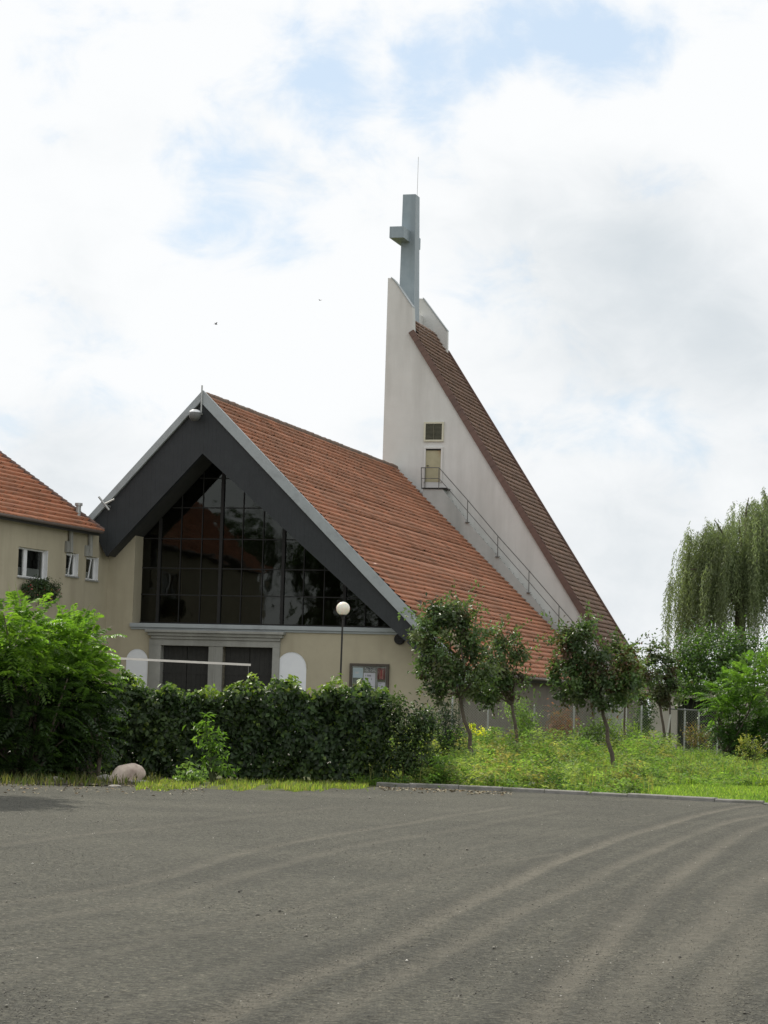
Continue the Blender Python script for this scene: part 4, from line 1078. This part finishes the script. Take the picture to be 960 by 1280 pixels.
for pts, w, amp, offs in TR2:
    T_ = densify([ground(*p) for p in pts])
    tg = unit(np.gradient(T_, axis=0)); T_ = T_ + np.stack([-tg[:, 1], tg[:, 0]], 1) * (offs + .10 * np.sin(np.arange(len(T_)) * .05 + offs * 9) * (offs != 0))[:, None]
    wob = np.interp(np.arange(len(T_)), np.linspace(0, len(T_), max(4, len(T_) // 25)), rng.normal(0, .25, max(4, len(T_) // 25)))
    for (p, wb) in zip(T_, wob):
        i0, i1 = np.searchsorted(ys, [p[1] - .8, p[1] + .8]); j0, j1 = np.searchsorted(xsg, [p[0] - .8, p[0] + .8])
        if i1 <= i0 or j1 <= j0: continue
        d2 = (GX[i0:i1, j0:j1] - p[0]) ** 2 + (GY_[i0:i1, j0:j1] - p[1]) ** 2
        ww = w * .70; k_ = amp * (1 + wb) * np.exp(-(d2 / (ww * ww)) ** 1.5)
        wear[i0:i1, j0:j1] = np.maximum(wear[i0:i1, j0:j1], k_)
        if offs != 0: continue
        e = amp * np.exp(-((np.sqrt(d2) - w * 1.5) ** 2) / (.09 ** 2)); rut[i0:i1, j0:j1] = np.maximum(rut[i0:i1, j0:j1], e)
# edge of the lot: keep the sheet on the camera side of kerb and grass
eL = sorted([(p[0], p[1]) for p in left_edge + KW[1:]]); exs = [p[0] for p in eL]; eys = [p[1] for p in eL]
lim = np.interp(GX, exs, eys)
GYc = np.minimum(GY_, lim + np.where(GX < KW[0][0], .25 * np.sin(GX * 5) + .12 * np.sin(GX * 13), 0.0))
Z = .020 - .014 * wear + .012 * rut * (1 - wear) + .01 * np.sin(GX * 1.3 + GYc * .4) * np.sin(GYc * .31)
nr, ncg = GX.shape; idx = np.arange(nr * ncg).reshape(nr, ncg)
Fq = np.stack([idx[:-1, :-1], idx[:-1, 1:], idx[1:, 1:], idx[1:, :-1]], -1).reshape(-1, 4)
GV = np.stack([GX, GYc, Z], -1).reshape(-1, 3)
ok = (GV[Fq[:, 3], 1] - GV[Fq[:, 0], 1] > 1e-4) | (GV[Fq[:, 2], 1] - GV[Fq[:, 1], 1] > 1e-4)
Fq = Fq[ok]
tint = np.stack([wear.ravel(), rut.ravel(), np.zeros(wear.size)], 1)
def gravelmat():
    mt, nt, b, out = newmat('grey_gravel'); L = nt.links.new
    tc = N(nt, 'ShaderNodeTexCoord'); at_ = N(nt, 'ShaderNodeAttribute', attribute_name='tint'); sp = N(nt, 'ShaderNodeSeparateColor'); L(at_.outputs['Color'], sp.inputs[0])
    n1 = N(nt, 'ShaderNodeTexNoise', i_Scale=.35, i_Detail=8.0, i_Roughness=.6); L(tc.outputs['Object'], n1.inputs['Vector'])
    r1 = ramp(nt, [(.3, (.078, .078, .067)), (.7, (.112, .110, .092))]); L(n1.outputs['Fac'], r1.inputs[0])
    vo = N(nt, 'ShaderNodeTexVoronoi', i_Scale=48.0); L(tc.outputs['Object'], vo.inputs['Vector'])
    sv = N(nt, 'ShaderNodeSeparateColor'); L(vo.outputs['Color'], sv.inputs[0])
    r2 = ramp(nt, [(.0, (.55, .55, .55)), (.6, (1, 1, 1)), (.93, (1.25, 1.22, 1.15)), (1.0, (1.9, 1.85, 1.75))]); L(sv.outputs[0], r2.inputs[0])
    n4 = N(nt, 'ShaderNodeTexNoise', i_Scale=14.0, i_Detail=8.0, i_Roughness=.85); L(tc.outputs['Object'], n4.inputs['Vector'])
    r4 = ramp(nt, [(.28, (.58, .58, .58)), (.72, (1.42, 1.42, 1.42))]); L(n4.outputs['Fac'], r4.inputs[0])
    m1 = N(nt, 'ShaderNodeMix', data_type='RGBA', blend_type='MULTIPLY'); m1.inputs[0].default_value = 1; L(r1.outputs[0], m1.inputs[6]); L(r2.outputs[0], m1.inputs[7])
    m4 = N(nt, 'ShaderNodeMix', data_type='RGBA', blend_type='MULTIPLY'); m4.inputs[0].default_value = 1; L(m1.outputs[2], m4.inputs[6]); L(r4.outputs[0], m4.inputs[7])
    # dust in the tracks, broken by noise
    n5 = N(nt, 'ShaderNodeTexNoise', i_Scale=4.5, i_Detail=9.0, i_Roughness=.8); L(tc.outputs['Object'], n5.inputs['Vector'])
    r5 = ramp(nt, [(.34, (.2, .2, .2)), (.58, (1, 1, 1))]); L(n5.outputs['Fac'], r5.inputs[0])
    mm = N(nt, 'ShaderNodeMath', operation='MULTIPLY'); L(sp.outputs[0], mm.inputs[0]); L(r5.outputs[0], mm.inputs[1])
    mm2 = N(nt, 'ShaderNodeMath', operation='MULTIPLY'); L(mm.outputs[0], mm2.inputs[0]); mm2.inputs[1].default_value = .9
    m2 = N(nt, 'ShaderNodeMix', data_type='RGBA'); L(mm2.outputs[0], m2.inputs[0]); L(m4.outputs[2], m2.inputs[6])
    m3 = N(nt, 'ShaderNodeMix', data_type='RGBA', blend_type='MULTIPLY'); m3.inputs[0].default_value = .55; m3.inputs[6].default_value = (.175, .163, .132, 1); L(r4.outputs[0], m3.inputs[7]); L(m3.outputs[2], m2.inputs[7])
    # loose darker stones along the tracks
    m6 = N(nt, 'ShaderNodeMix', data_type='RGBA', blend_type='MULTIPLY'); mr = N(nt, 'ShaderNodeMath', operation='MULTIPLY'); L(sp.outputs[1], mr.inputs[0]); mr.inputs[1].default_value = .5
    L(mr.outputs[0], m6.inputs[0]); L(m2.outputs[2], m6.inputs[6]); m6.inputs[7].default_value = (.72, .72, .74, 1)
    L(m6.outputs[2], b.inputs['Base Color']); b.inputs['Roughness'].default_value = .95; b.inputs['Specular IOR Level'].default_value = .15
    ad = N(nt, 'ShaderNodeMath', operation='ADD'); L(vo.outputs['Distance'], ad.inputs[0]); L(n4.outputs['Fac'], ad.inputs[1])
    bp = N(nt, 'ShaderNodeBump', i_Strength=.9, i_Distance=.02); L(ad.outputs[0], bp.inputs['Height']); L(bp.outputs[0], b.inputs['Normal'])
    return mt
lot = npmesh('gravel_lot', GV, Fq, gravelmat(), None, tint, smooth=True); tag(lot, kind='structure')
# loose stones lying on it
def pebbles(n):
    ico = []
    for k in range(6): pass
    base = np.array([(1, 0, 0), (-1, 0, 0), (0, 1, 0), (0, -1, 0), (0, 0, 1), (0, 0, -.6)], float)
    fc = np.array([(0, 2, 4), (2, 1, 4), (1, 3, 4), (3, 0, 4), (2, 0, 5), (1, 2, 5), (3, 1, 5), (0, 3, 5)])
    yy = 1 / (1 / 12.2 + rng.random(n) * (1 / 47.0 - 1 / 12.2)); xx = (rng.random(n) - .5) * 2 * (.17 * yy + .3)
    s = .003 + .004 * rng.random(n) ** 2 + .0001 * yy; big = rng.random(n) < .006; s[big] *= 2.5
    a = rng.random(n) * 6.28
    b = base[None] * (1 + rng.normal(0, .22, (n, 6, 3))) * np.stack([np.ones(n), rng.uniform(.6, 1, n), rng.uniform(.4, .75, n)], 1)[:, None] * s[:, None, None]
    ca, sa = np.cos(a)[:, None], np.sin(a)[:, None]
    V = np.stack([b[..., 0] * ca - b[..., 1] * sa, b[..., 0] * sa + b[..., 1] * ca, b[..., 2]], -1)
    V += np.stack([xx, yy, np.full(n, .02) + s * .3], 1)[:, None]
    t = mixcol(n, [(.13, .125, .105), (.18, .17, .145), (.10, .095, .085)], .2); w = rng.random(n) < .010; t[w] = (.55, .53, .48)
    keep = yy < np.interp(xx, exs, eys) - .2
    Fc = (np.arange(n)[:, None, None] * 6 + fc[None])[keep].reshape(-1, 3)
    return V.reshape(-1, 3), Fc, np.repeat(t, 6, 0)
V, Fc, T = pebbles(22000)
tag(npmesh('loose_gravel', V, Fc, M['pebble'], None, T), kind='stuff')
# earth edge strip under the shrubs
ee = [p + np.array([0, -.12, 0]) for p in left_edge[:4]] + [ground(190, 985), ground(225, 981)]
sheet('earth_edge', [(p[0], p[1]) for p in ee] + [(-4.3, 52.5), (-20, 52.5)], .024, M['earth'])

# kerb
mb = MB(); KD = densify([(p[0], p[1]) for p in KW], .05)
s_len = np.concatenate([[0], np.cumsum(np.linalg.norm(np.diff(KD, axis=0), axis=1))])
tot = s_len[-1]; pos = .0
while pos < tot - .3:
    L_ = random.uniform(.95, 1.05); a = np.array([np.interp(pos + .008, s_len, KD[:, i]) for i in (0, 1)]); b = np.array([np.interp(min(pos + L_ - .008, tot), s_len, KD[:, i]) for i in (0, 1)])
    d = unit(b - a); nn_ = np.array([-d[1], d[0]]); zt = .10 + random.uniform(-.015, .015)
    if a[0] > ground(905, 1003)[0]: zt = .05
    o1 = random.uniform(-.012, .012); w = .16
    q = [a + nn_ * o1, b + nn_ * o1, b + nn_ * (o1 + w), a + nn_ * (o1 + w)]
    q2 = [a + nn_ * (o1 + .02), b + nn_ * (o1 + .02), b + nn_ * (o1 + w), a + nn_ * (o1 + w)]
    mb.solid([(*p, -.1) for p in q], [(*p, zt - .02) for p in q]); mb.solid([(*p, zt - .021) for p in q], [(*p, zt) for p in q2])
    pos += L_
tag(mb.build('kerb', M['kerb']), kind='structure')

# ---------------------------------------------------------------- meadow grass and weeds
def in_meadow(x, y):
    return y > np.interp(x, [p[0] for p in KW], [p[1] for p in KW]) + .22
def scatter(n, y0, y1, pw=1.0, x_lo=None):
    u = rng.random(n); yy = 1 / (1 / y0 + u * (1 / y1 - 1 / y0)); px = rng.uniform(455, 1010, n)
    xx = np.array((px - 480) / F * yy) + .0
    k = in_meadow(xx, yy); return xx[k], yy[k]
def blades(xx, yy, hgt, wid, cols, lean=.35, jit=.2):
    n = len(xx); c_ = np.stack([xx, yy, np.zeros(n)], 1); a = rng.random(n) * 6.28
    out = np.stack([np.cos(a), np.sin(a), np.zeros(n)], 1); sd = np.stack([-np.sin(a), np.cos(a), np.zeros(n)], 1)
    h = hgt * rng.uniform(.55, 1.25, n); l = (lean * rng.random(n))[:, None] * h[:, None]
    w = (wid * rng.uniform(.7, 1.3, n))[:, None]
    V = np.empty((n, 5, 3)); up_ = np.array([0, 0, 1.0])
    V[:, 0] = c_ - sd * w * .5; V[:, 1] = c_ + sd * w * .5
    mid = c_ + up_ * h[:, None] * .55 + out * l * .35; V[:, 2] = mid + sd * w * .4; V[:, 3] = mid - sd * w * .4
    V[:, 4] = c_ + up_ * h[:, None] * .97 + out * l
    b = np.arange(n)[:, None] * 5
    Fc = np.concatenate([b + np.array([[0, 1, 2]]), b + np.array([[0, 2, 3]]), b + np.array([[3, 2, 4]])])
    return V.reshape(-1, 3), Fc, np.repeat(mixcol(n, cols, jit), 5, 0)
def mown(x, y):           # bright short turf near the kerb at the far side of the meadow
    px = 480 + x / y * F; gy = 1.65 * F / y
    t = np.clip((px - 780) / 90, 0, 1)
    return np.where(y < 49 + 9 * t, t, 0)
patch = lambda x, y: (np.sin(x * 1.7 + .5) * np.sin(y * .55 + x * .4) + .6 * np.sin(x * 3.9 - y * .8) + .5 * np.sin(x * 7.1 + y * 1.7)) / 1.7
GR = [(.175, .28, .05), (.13, .23, .042), (.23, .30, .08), (.095, .165, .034)]
parts = []
xx, yy = scatter(120000, 47.3, 98)
hh = (.20 + .16 * patch(xx, yy)) * np.clip(.75 + (yy - 52) / 40, .75, 1.4); mw = mown(xx, yy); hh = hh * (1 - mw) + .085 * mw; hh = np.clip(hh, .06, .9)
v = blades(xx, yy, hh, .014 + .00018 * yy, GR, .7); 
pt_ = np.repeat(patch(xx, yy), 5)[:, None]
parts.append((v[0], v[1], np.clip(v[2] * (1 + .22 * pt_ * np.array([1.0, .7, .4])), .01, 1)))
xx, yy = scatter(9000, 47.3, 90); k = (mown(xx, yy) < .5) & (patch(xx, yy) > -.1); xx, yy = xx[k], yy[k]
parts.append(blades(xx, yy, .50, .013, [(.24, .22, .08), (.18, .19, .06), (.22, .24, .08)], .5))
grass = npmesh('meadow_grass', *join(parts)[:2], M['grass'], None, join(parts)[2]) if False else None
V, Fc, T = join(parts); tag(npmesh('meadow_grass', V, Fc, M['grass'], None, T), 'long grass and seed heads growing over the meadow', 'grass', kind='stuff')
# leafy weeds
def weeds(n):
    xx, yy = scatter(n, 47.4, 92); k = (mown(xx, yy) < .4); xx, yy = xx[k], yy[k]; m_ = len(xx)
    hh = np.clip((.22 + .30 * patch(xx, yy)) * np.clip(.8 + (yy - 54) / 40, .8, 1.5), .08, .8)
    per = 14; cx = np.repeat(xx, per); cy = np.repeat(yy, per); ch = np.repeat(hh, per); nn_ = len(cx)
    tone = mixcol(m_, [(.085, .165, .036), (.12, .21, .045), (.17, .26, .07), (.06, .115, .038), (.17, .20, .085), (.13, .19, .09)], .2)
    c_ = np.stack([cx + rng.normal(0, .07, nn_), cy + rng.normal(0, .07, nn_), ch * rng.random(nn_) ** .7], 1)
    a = rng.random(nn_) * 6.28; d = np.stack([np.cos(a), np.sin(a), rng.uniform(-.4, .6, nn_)], 1)
    return leaves(c_, d, np.array([0, 0, 1.0]) + rng.normal(size=(nn_, 3)) * .8, .10 * rng.uniform(.5, 1.3, nn_), .035 * rng.uniform(.6, 1.3, nn_), np.clip(np.repeat(tone, per, 0) * (1 + rng.normal(0, .1, (nn_, 1))), .01, 1))
def tall_weeds(n):
    out = []
    xx, yy = scatter(n * 3, 48.0, 84); px = 480 + xx / yy * F
    k = (px < 850) & (np.abs(px - 768) > 14) & (mown(xx, yy) < .3) & (np.sin(xx * 2.3 + 1) * np.sin(yy * .7 + xx) > -.15); xx, yy = xx[k][:n], yy[k][:n]
    per = 90; m_ = len(xx); hh = rng.uniform(.35, 1.0, m_) * np.where(yy < 66, np.where(rng.random(m_) < .22, .85, .5), 1.2)
    cx = np.repeat(xx, per); cy = np.repeat(yy, per); ch = np.repeat(hh, per); nn_ = len(cx); t = rng.random(nn_) ** .8
    la = np.repeat(rng.normal(0, .18, m_), per); sp = .16 * (1 - .5 * t)
    c_ = np.stack([cx + rng.normal(0, 1, nn_) * sp + la * t * ch, cy + rng.normal(0, 1, nn_) * sp, ch * t], 1)
    tone = mixcol(m_, [(.11, .20, .042), (.155, .25, .06), (.075, .145, .034), (.21, .26, .09), (.26, .23, .10), (.06, .11, .034), (.15, .20, .11)], .2)
    a = rng.random(nn_) * 6.28; d = np.stack([np.cos(a), np.sin(a), rng.uniform(-.5, .7, nn_)], 1)
    return leaves(c_, d, np.array([0, 0, 1.0]) + rng.normal(size=(nn_, 3)) * .9, .11 * rng.uniform(.5, 1.3, nn_), .032 * rng.uniform(.6, 1.3, nn_), np.clip(np.repeat(tone, per, 0) * (1 + rng.normal(0, .12, (nn_, 1))), .01, 1))
V, Fc, T = join([weeds(11000), tall_weeds(900)])
tag(npmesh('meadow_weeds', V, Fc, M['grass'], None, T), 'leafy weeds mixed through the meadow', 'weeds', kind='stuff')
# grass strip at the foot of the hedge
n = 15000; px = rng.uniform(170, 478, n); py = rng.uniform(977.5, 992, n)
kk = (np.sin(px * .09) + np.sin(px * .031 + 2) + .8 * np.sin(px * .23 + py * .7) + rng.normal(0, .5, n) > -.5 + .5 * (py - 985) / 5) & (py < 989 + 1.6 * np.sin(px * .07) + 1.2 * np.sin(px * .19 + 1)); px = px[kk]; py = py[kk]; n = len(px)
g_ = np.array([ground(a, b) for a, b in zip(px, py)])
V, Fc, T = blades(g_[:, 0], g_[:, 1] + rng.normal(0, .05, n), .085 * rng.uniform(.4, 1.5, n), .018, [(.15, .22, .04), (.11, .17, .034), (.20, .24, .06), (.20, .19, .08)], .9)
V2, F2, T2 = blades(*(lambda gg: (gg[:, 0], gg[:, 1]))(np.array([ground(rng.uniform(-40, 200), rng.uniform(974, 984)) for _ in range(900)])), .22, .02, [(.08, .09, .03), (.06, .09, .025), (.12, .11, .05)], .9)
V, Fc, T = join([(V, Fc, T), (V2, F2, T2)])
tag(npmesh('verge_grass', V, Fc, M['grass'], None, T), 'short bright grass along the foot of the hedge', 'grass', kind='stuff')
# dead leaves at the edge of the lot
n = 480; px = np.concatenate([rng.uniform(-40, 260, 230), rng.uniform(470, 640, 250)]); py = np.where(np.arange(n) < 230, rng.normal(988, 4, n), np.interp(px, [470, 640], [986, 993]) + np.abs(rng.normal(0, 2.0, n)))
g_ = np.array([ground(a, b) for a, b in zip(px, py)]); g_[:, 2] = .045
a = rng.random(n) * 6.28
V, Fc, T = leaves(g_, np.stack([np.cos(a), np.sin(a), rng.uniform(-.1, .3, n)], 1), np.array([0, 0, 1.0]) + rng.normal(size=(n, 3)) * .4, .075, .045, mixcol(n, [(.22, .16, .09), (.30, .26, .17), (.14, .10, .06), (.36, .33, .24)], .15))
tag(npmesh('dead_leaves', V, Fc, M['pebble'], None, T), 'dry leaves scattered along the edge of the lot', 'leaves', kind='stuff')

# ---------------------------------------------------------------- boulder and stones
def rock(name, label, px, py, D, sx, sy, sz, mat, rot=0.0, seed=1, tilt=0.0):
    r = np.random.default_rng(seed); n1, n2 = 28, 18
    V = []; Fc = []
    ph = r.random(12) * 6.28
    for j in range(n2 + 1):
        t = math.pi * j / n2
        for i in range(n1):
            a = 2 * math.pi * i / n1
            d = np.array([math.sin(t) * math.cos(a), math.sin(t) * math.sin(a), math.cos(t)])
            k = 1 + .10 * math.sin(d[0] * 3 + ph[0]) * math.sin(d[1] * 2.6 + ph[1]) + .07 * math.sin(d[2] * 4 + ph[2] + d[0] * 3) + .035 * math.sin(d[0] * 9 + ph[3]) * math.sin(d[2] * 8 + ph[4]) + .02 * math.sin(d[1] * 17 + ph[5])
            q = d * k; q = np.sign(q) * np.abs(q) ** .9
            V.append(q * np.array([sx, sy, sz]))
    for j in range(n2):
        for i in range(n1):
            i2 = (i + 1) % n1; Fc.append((j * n1 + i, j * n1 + i2, (j + 1) * n1 + i2, (j + 1) * n1 + i))
    o = npmesh(name, np.array(V), np.array(Fc), mat, None, smooth=True)
    p = ground(px, py) if D is None else at(px, py, D); o.location = (p[0], p[1], sz * .75); o.rotation_euler = (0, tilt, rot)
    return tag(o, label, 'stone')
rock('boulder', 'large pinkish rounded boulder with sunlit top on the lot edge', 158, 980, None, .37, .26, .215, M['stone_pink'], .3, 3, -.25)
rock('rock', 'grey angular stone against the low side of the pink boulder', 131, 978, None, .17, .16, .085, M['stone_grey'], .8, 5, .1)
rock('rock', 'flat dark slab of stone beside the pink boulder, towards the grass', 176, 981, None, .22, .17, .055, M['stone_grey'], -.2, 8, .05)
rock('rock', 'low pale stone lying alone in the shade of the shrubs', 66, 977, None, .21, .15, .06, M['stone_grey'], .1, 11)
rock('rock', 'small broken stone in front of the pink boulder', 143, 985, None, .12, .09, .035, M['stone_grey'], .5, 14)

# ---------------------------------------------------------------- birds
def bird(label, px, py, D, s, rz, flap):
    p = at(px, py, D); root = empty('bird', p, rz, label, 'bird', 'birds in the sky')
    mb = MB(); mb.tube([(-.5 * s, 0, 0), (-.36 * s, 0, .0), (-.1 * s, 0, .01 * s), (.2 * s, 0, .02 * s), (.36 * s, 0, .05 * s), (.5 * s, 0, .03 * s)], [.02 * s, .05 * s, .11 * s, .10 * s, .07 * s, .01 * s], 8)
    mb.solid([(-.5 * s, -.03 * s, 0), (-.78 * s, -.10 * s, 0), (-.78 * s, .10 * s, 0), (-.5 * s, .03 * s, 0)], [(-.5 * s, -.03 * s, .02 * s), (-.78 * s, -.10 * s, .015 * s), (-.78 * s, .10 * s, .015 * s), (-.5 * s, .03 * s, .02 * s)])
    mb.build('body', M['bird'], root, smooth=True)
    for sg in (-1, 1):
        mb = MB(); z1 = flap * s
        st = [(0.08, .0, .18), (.35, .6, .17), (.72, 1.0, .12), (1.1, .75, .02)]
        for (y0, z0, c0), (y1, zz1, c1) in zip(st[:-1], st[1:]):
            q = [(c0 * s, sg * y0 * s, z0 * z1), (-c0 * s, sg * y0 * s, z0 * z1), (-c1 * s - .05 * s, sg * y1 * s, zz1 * z1), (c1 * s - .05 * s, sg * y1 * s, zz1 * z1)]
            mb.solid(q, [(a, b, c_ + .015 * s) for a, b, c_ in q])
        mb.build('wing', M['bird'], root)
bird('small dark bird flying above the gable peak', 270, 405.5, 85, .12, .5, .55)
bird('small dark bird flying left of the tower parapet', 400, 375.5, 95, .11, 2.4, .3)

# ---------------------------------------------------------------- trees mirrored in the glazed gable (stand behind the lot, outside the frame)
def far_tree(x, y, h, r, label, ls=1.0):
    base = np.array([x, y, 0.0]); root = empty('broadleaf_tree', base, 0, label, 'tree', 'tall trees around the lot')
    mb = MB(); limb(mb, base, base + np.array([0, 0, h * .55]), .35, .2, 8, .02); bl = []
    for k in range(9):
        a = rng.random() * 6.28; q = base + np.array([math.cos(a) * r * .55 * rng.random(), math.sin(a) * r * .55 * rng.random(), h * rng.uniform(.4, .88)]); bl.append((*q, r * .5, r * .5, r * .45)); limb(mb, base + np.array([0, 0, h * .4]), q, .12, .04, 6, .05)
    mb.build('trunk', M['bark'], root, off=base)
    V, Fc, T = crown_mesh(bl, 7000, .5 * ls ** 6, .32 * ls ** 6, [(.05, .09, .03), (.04, .07, .025), (.065, .11, .035)], 160, .3, .3, spread=.13)
    npmesh('crown', V, Fc, M['leaf_soft'], root, T, off=base)
far_tree(-67, 24, 19, 5.0, 'tallest tree mirrored in the middle of the church glass')
far_tree(-58.0, 22.0, 17, 4.6, 'spreading tree mirrored at the low side of the church glass')
far_tree(-10.25, 42.6, 10.6, 2.3, 'tree just outside the frame whose shade falls on the gravel corner', .9)
far_tree(-52.5, 21, 15.5, 4.2, 'shorter tree mirrored beside the lamp in the church glass')

# ---------------------------------------------------------------- light
SUN_EL = math.radians(50); SUN_AZ = math.radians(32)      # azimuth measured from +Y towards -X
sd = Vector((-math.sin(SUN_AZ) * math.cos(SUN_EL), math.cos(SUN_AZ) * math.cos(SUN_EL), math.sin(SUN_EL)))
sl = bpy.data.lights.new('sun', 'SUN'); sl.energy = 4.2; sl.angle = math.radians(.6); sl.color = (1, .94, .82)
so = bpy.data.objects.new('sun', sl); COL.objects.link(so); so.rotation_euler = (-sd).to_track_quat('-Z', 'Y').to_euler(); so.location = (0, 0, 60)

w = bpy.data.worlds.new('World'); scene.world = w; w.use_nodes = True
nt = w.node_tree; nt.nodes.clear(); L = nt.links.new
out = N(nt, 'ShaderNodeOutputWorld'); bg = N(nt, 'ShaderNodeBackground'); L(bg.outputs[0], out.inputs[0]); bg.inputs[1].default_value = .1
sky = N(nt, 'ShaderNodeTexSky', sky_type='NISHITA'); sky.sun_disc = False; sky.sun_elevation = SUN_EL; sky.sun_rotation = math.radians(-32)
sky.air_density = 1.0; sky.dust_density = 2.0; sky.ozone_density = 1.5
tc = N(nt, 'ShaderNodeTexCoord'); dirv = tc.outputs['Generated']
def mth(op, a, b=None, c_=None):
    n = N(nt, 'ShaderNodeMath', operation=op)
    for i, v in enumerate((a, b, c_)):
        if v is None: continue
        if isinstance(v, (int, float)): n.inputs[i].default_value = v
        else: L(v, n.inputs[i])
    return n.outputs[0]
mp = N(nt, 'ShaderNodeMapping'); mp.inputs['Scale'].default_value = (1, 1, 1.5); L(dirv, mp.inputs[0])
nz = N(nt, 'ShaderNodeTexNoise', i_Scale=9.0, i_Detail=9.0, i_Roughness=.52, i_Distortion=.25); L(mp.outputs[0], nz.inputs['Vector'])
nz2 = N(nt, 'ShaderNodeTexNoise', i_Scale=5.0, i_Detail=6.0, i_Roughness=.5); mp2 = N(nt, 'ShaderNodeMapping'); mp2.inputs['Location'].default_value = (3.1, 1.7, .4); mp2.inputs['Scale'].default_value = (1, 1, 2.2); L(dirv, mp2.inputs[0]); L(mp2.outputs[0], nz2.inputs['Vector'])
def blob(px, py, rad):
    d = unit(ray(px, py)); vd = N(nt, 'ShaderNodeVectorMath', operation='DISTANCE'); L(dirv, vd.inputs[0]); vd.inputs[1].default_value = tuple(d)
    x = mth('DIVIDE', vd.outputs['Value'], rad / F); return mth('MAXIMUM', mth('SUBTRACT', 1.0, x), 0.0)
# openings of clear sky between the clouds
op = None
for (px, py, r, a) in [(415, 85, 150, 1.0), (520, 80, 130, .85), (620, 60, 120, .7), (740, 50, 120, 1.0), (265, 205, 150, .75), (360, 270, 110, .4), (60, 90, 160, .3), (180, 60, 120, .3), (430, 140, 80, .6), (690, 30, 120, .6)]:
    v = mth('MULTIPLY', blob(px, py, r), a); op = v if op is None else mth('MAXIMUM', op, v)
nz3 = N(nt, 'ShaderNodeTexNoise', i_Scale=26.0, i_Detail=9.0, i_Roughness=.6, i_Distortion=.4); L(mp.outputs[0], nz3.inputs['Vector'])
gap = mth('ADD', mth('ADD', mth('MULTIPLY', op, 1.15), mth('MULTIPLY', mth('SUBTRACT', nz.outputs['Fac'], .5), 2.2)), mth('MULTIPLY', mth('SUBTRACT', nz3.outputs['Fac'], .5), 1.5))
gp = N(nt, 'ShaderNodeMapRange', interpolation_type='SMOOTHSTEP'); L(gap, gp.inputs[0]); gp.inputs[1].default_value = .2; gp.inputs[2].default_value = .85; gp.inputs[3].default_value = 0; gp.inputs[4].default_value = .85
# grey undersides
gr = None
for (px, py, r, a) in [(800, 310, 260, 1.0), (650, 260, 160, .6), (900, 400, 200, .8), (90, 360, 130, .8), (760, 760, 300, .95), (60, 590, 200, .6), (900, 560, 220, .35)]:
    v = mth('MULTIPLY', blob(px, py, r), a); gr = v if gr is None else mth('MAXIMUM', gr, v)
gq = mth('ADD', mth('ADD', mth('MULTIPLY', gr, 1.0), mth('MULTIPLY', mth('SUBTRACT', nz2.outputs['Fac'], .5), 2.0)), mth('MULTIPLY', mth('SUBTRACT', nz3.outputs['Fac'], .5), .9))
gm = N(nt, 'ShaderNodeMapRange', interpolation_type='SMOOTHSTEP'); L(gq, gm.inputs[0]); gm.inputs[1].default_value = .05; gm.inputs[2].default_value = 1.45
cl = N(nt, 'ShaderNodeMix', data_type='RGBA'); L(gm.outputs[0], cl.inputs[0]); cl.inputs[6].default_value = (9.75, 9.9, 10.0, 1); cl.inputs[7].default_value = (6.8, 7.35, 7.75, 1)
# clear sky seen through thin haze: Nishita plus veil
ve = N(nt, 'ShaderNodeMix', data_type='RGBA'); ve.inputs[0].default_value = .62; L(sky.outputs[0], ve.inputs[6]); ve.inputs[7].default_value = (6.8, 8.8, 10.9, 1)
fx_ = N(nt, 'ShaderNodeMix', data_type='RGBA'); L(gp.outputs[0], fx_.inputs[0]); L(cl.outputs[2], fx_.inputs[6]); L(ve.outputs[2], fx_.inputs[7])
L(fx_.outputs[2], bg.inputs[0])

vs = scene.view_settings; vs.view_transform = 'Standard'; vs.look = 'None'; vs.exposure = 0; vs.gamma = 1; vs.use_curve_mapping = False
scene.render.engine = 'CYCLES'
scene.cycles.max_bounces = 6; scene.cycles.diffuse_bounces = 3; scene.cycles.glossy_bounces = 3; scene.cycles.transparent_max_bounces = 8; scene.cycles.transmission_bounces = 4
scene.cycles.use_denoising = True
scene.cycles.sample_clamp_indirect = 6
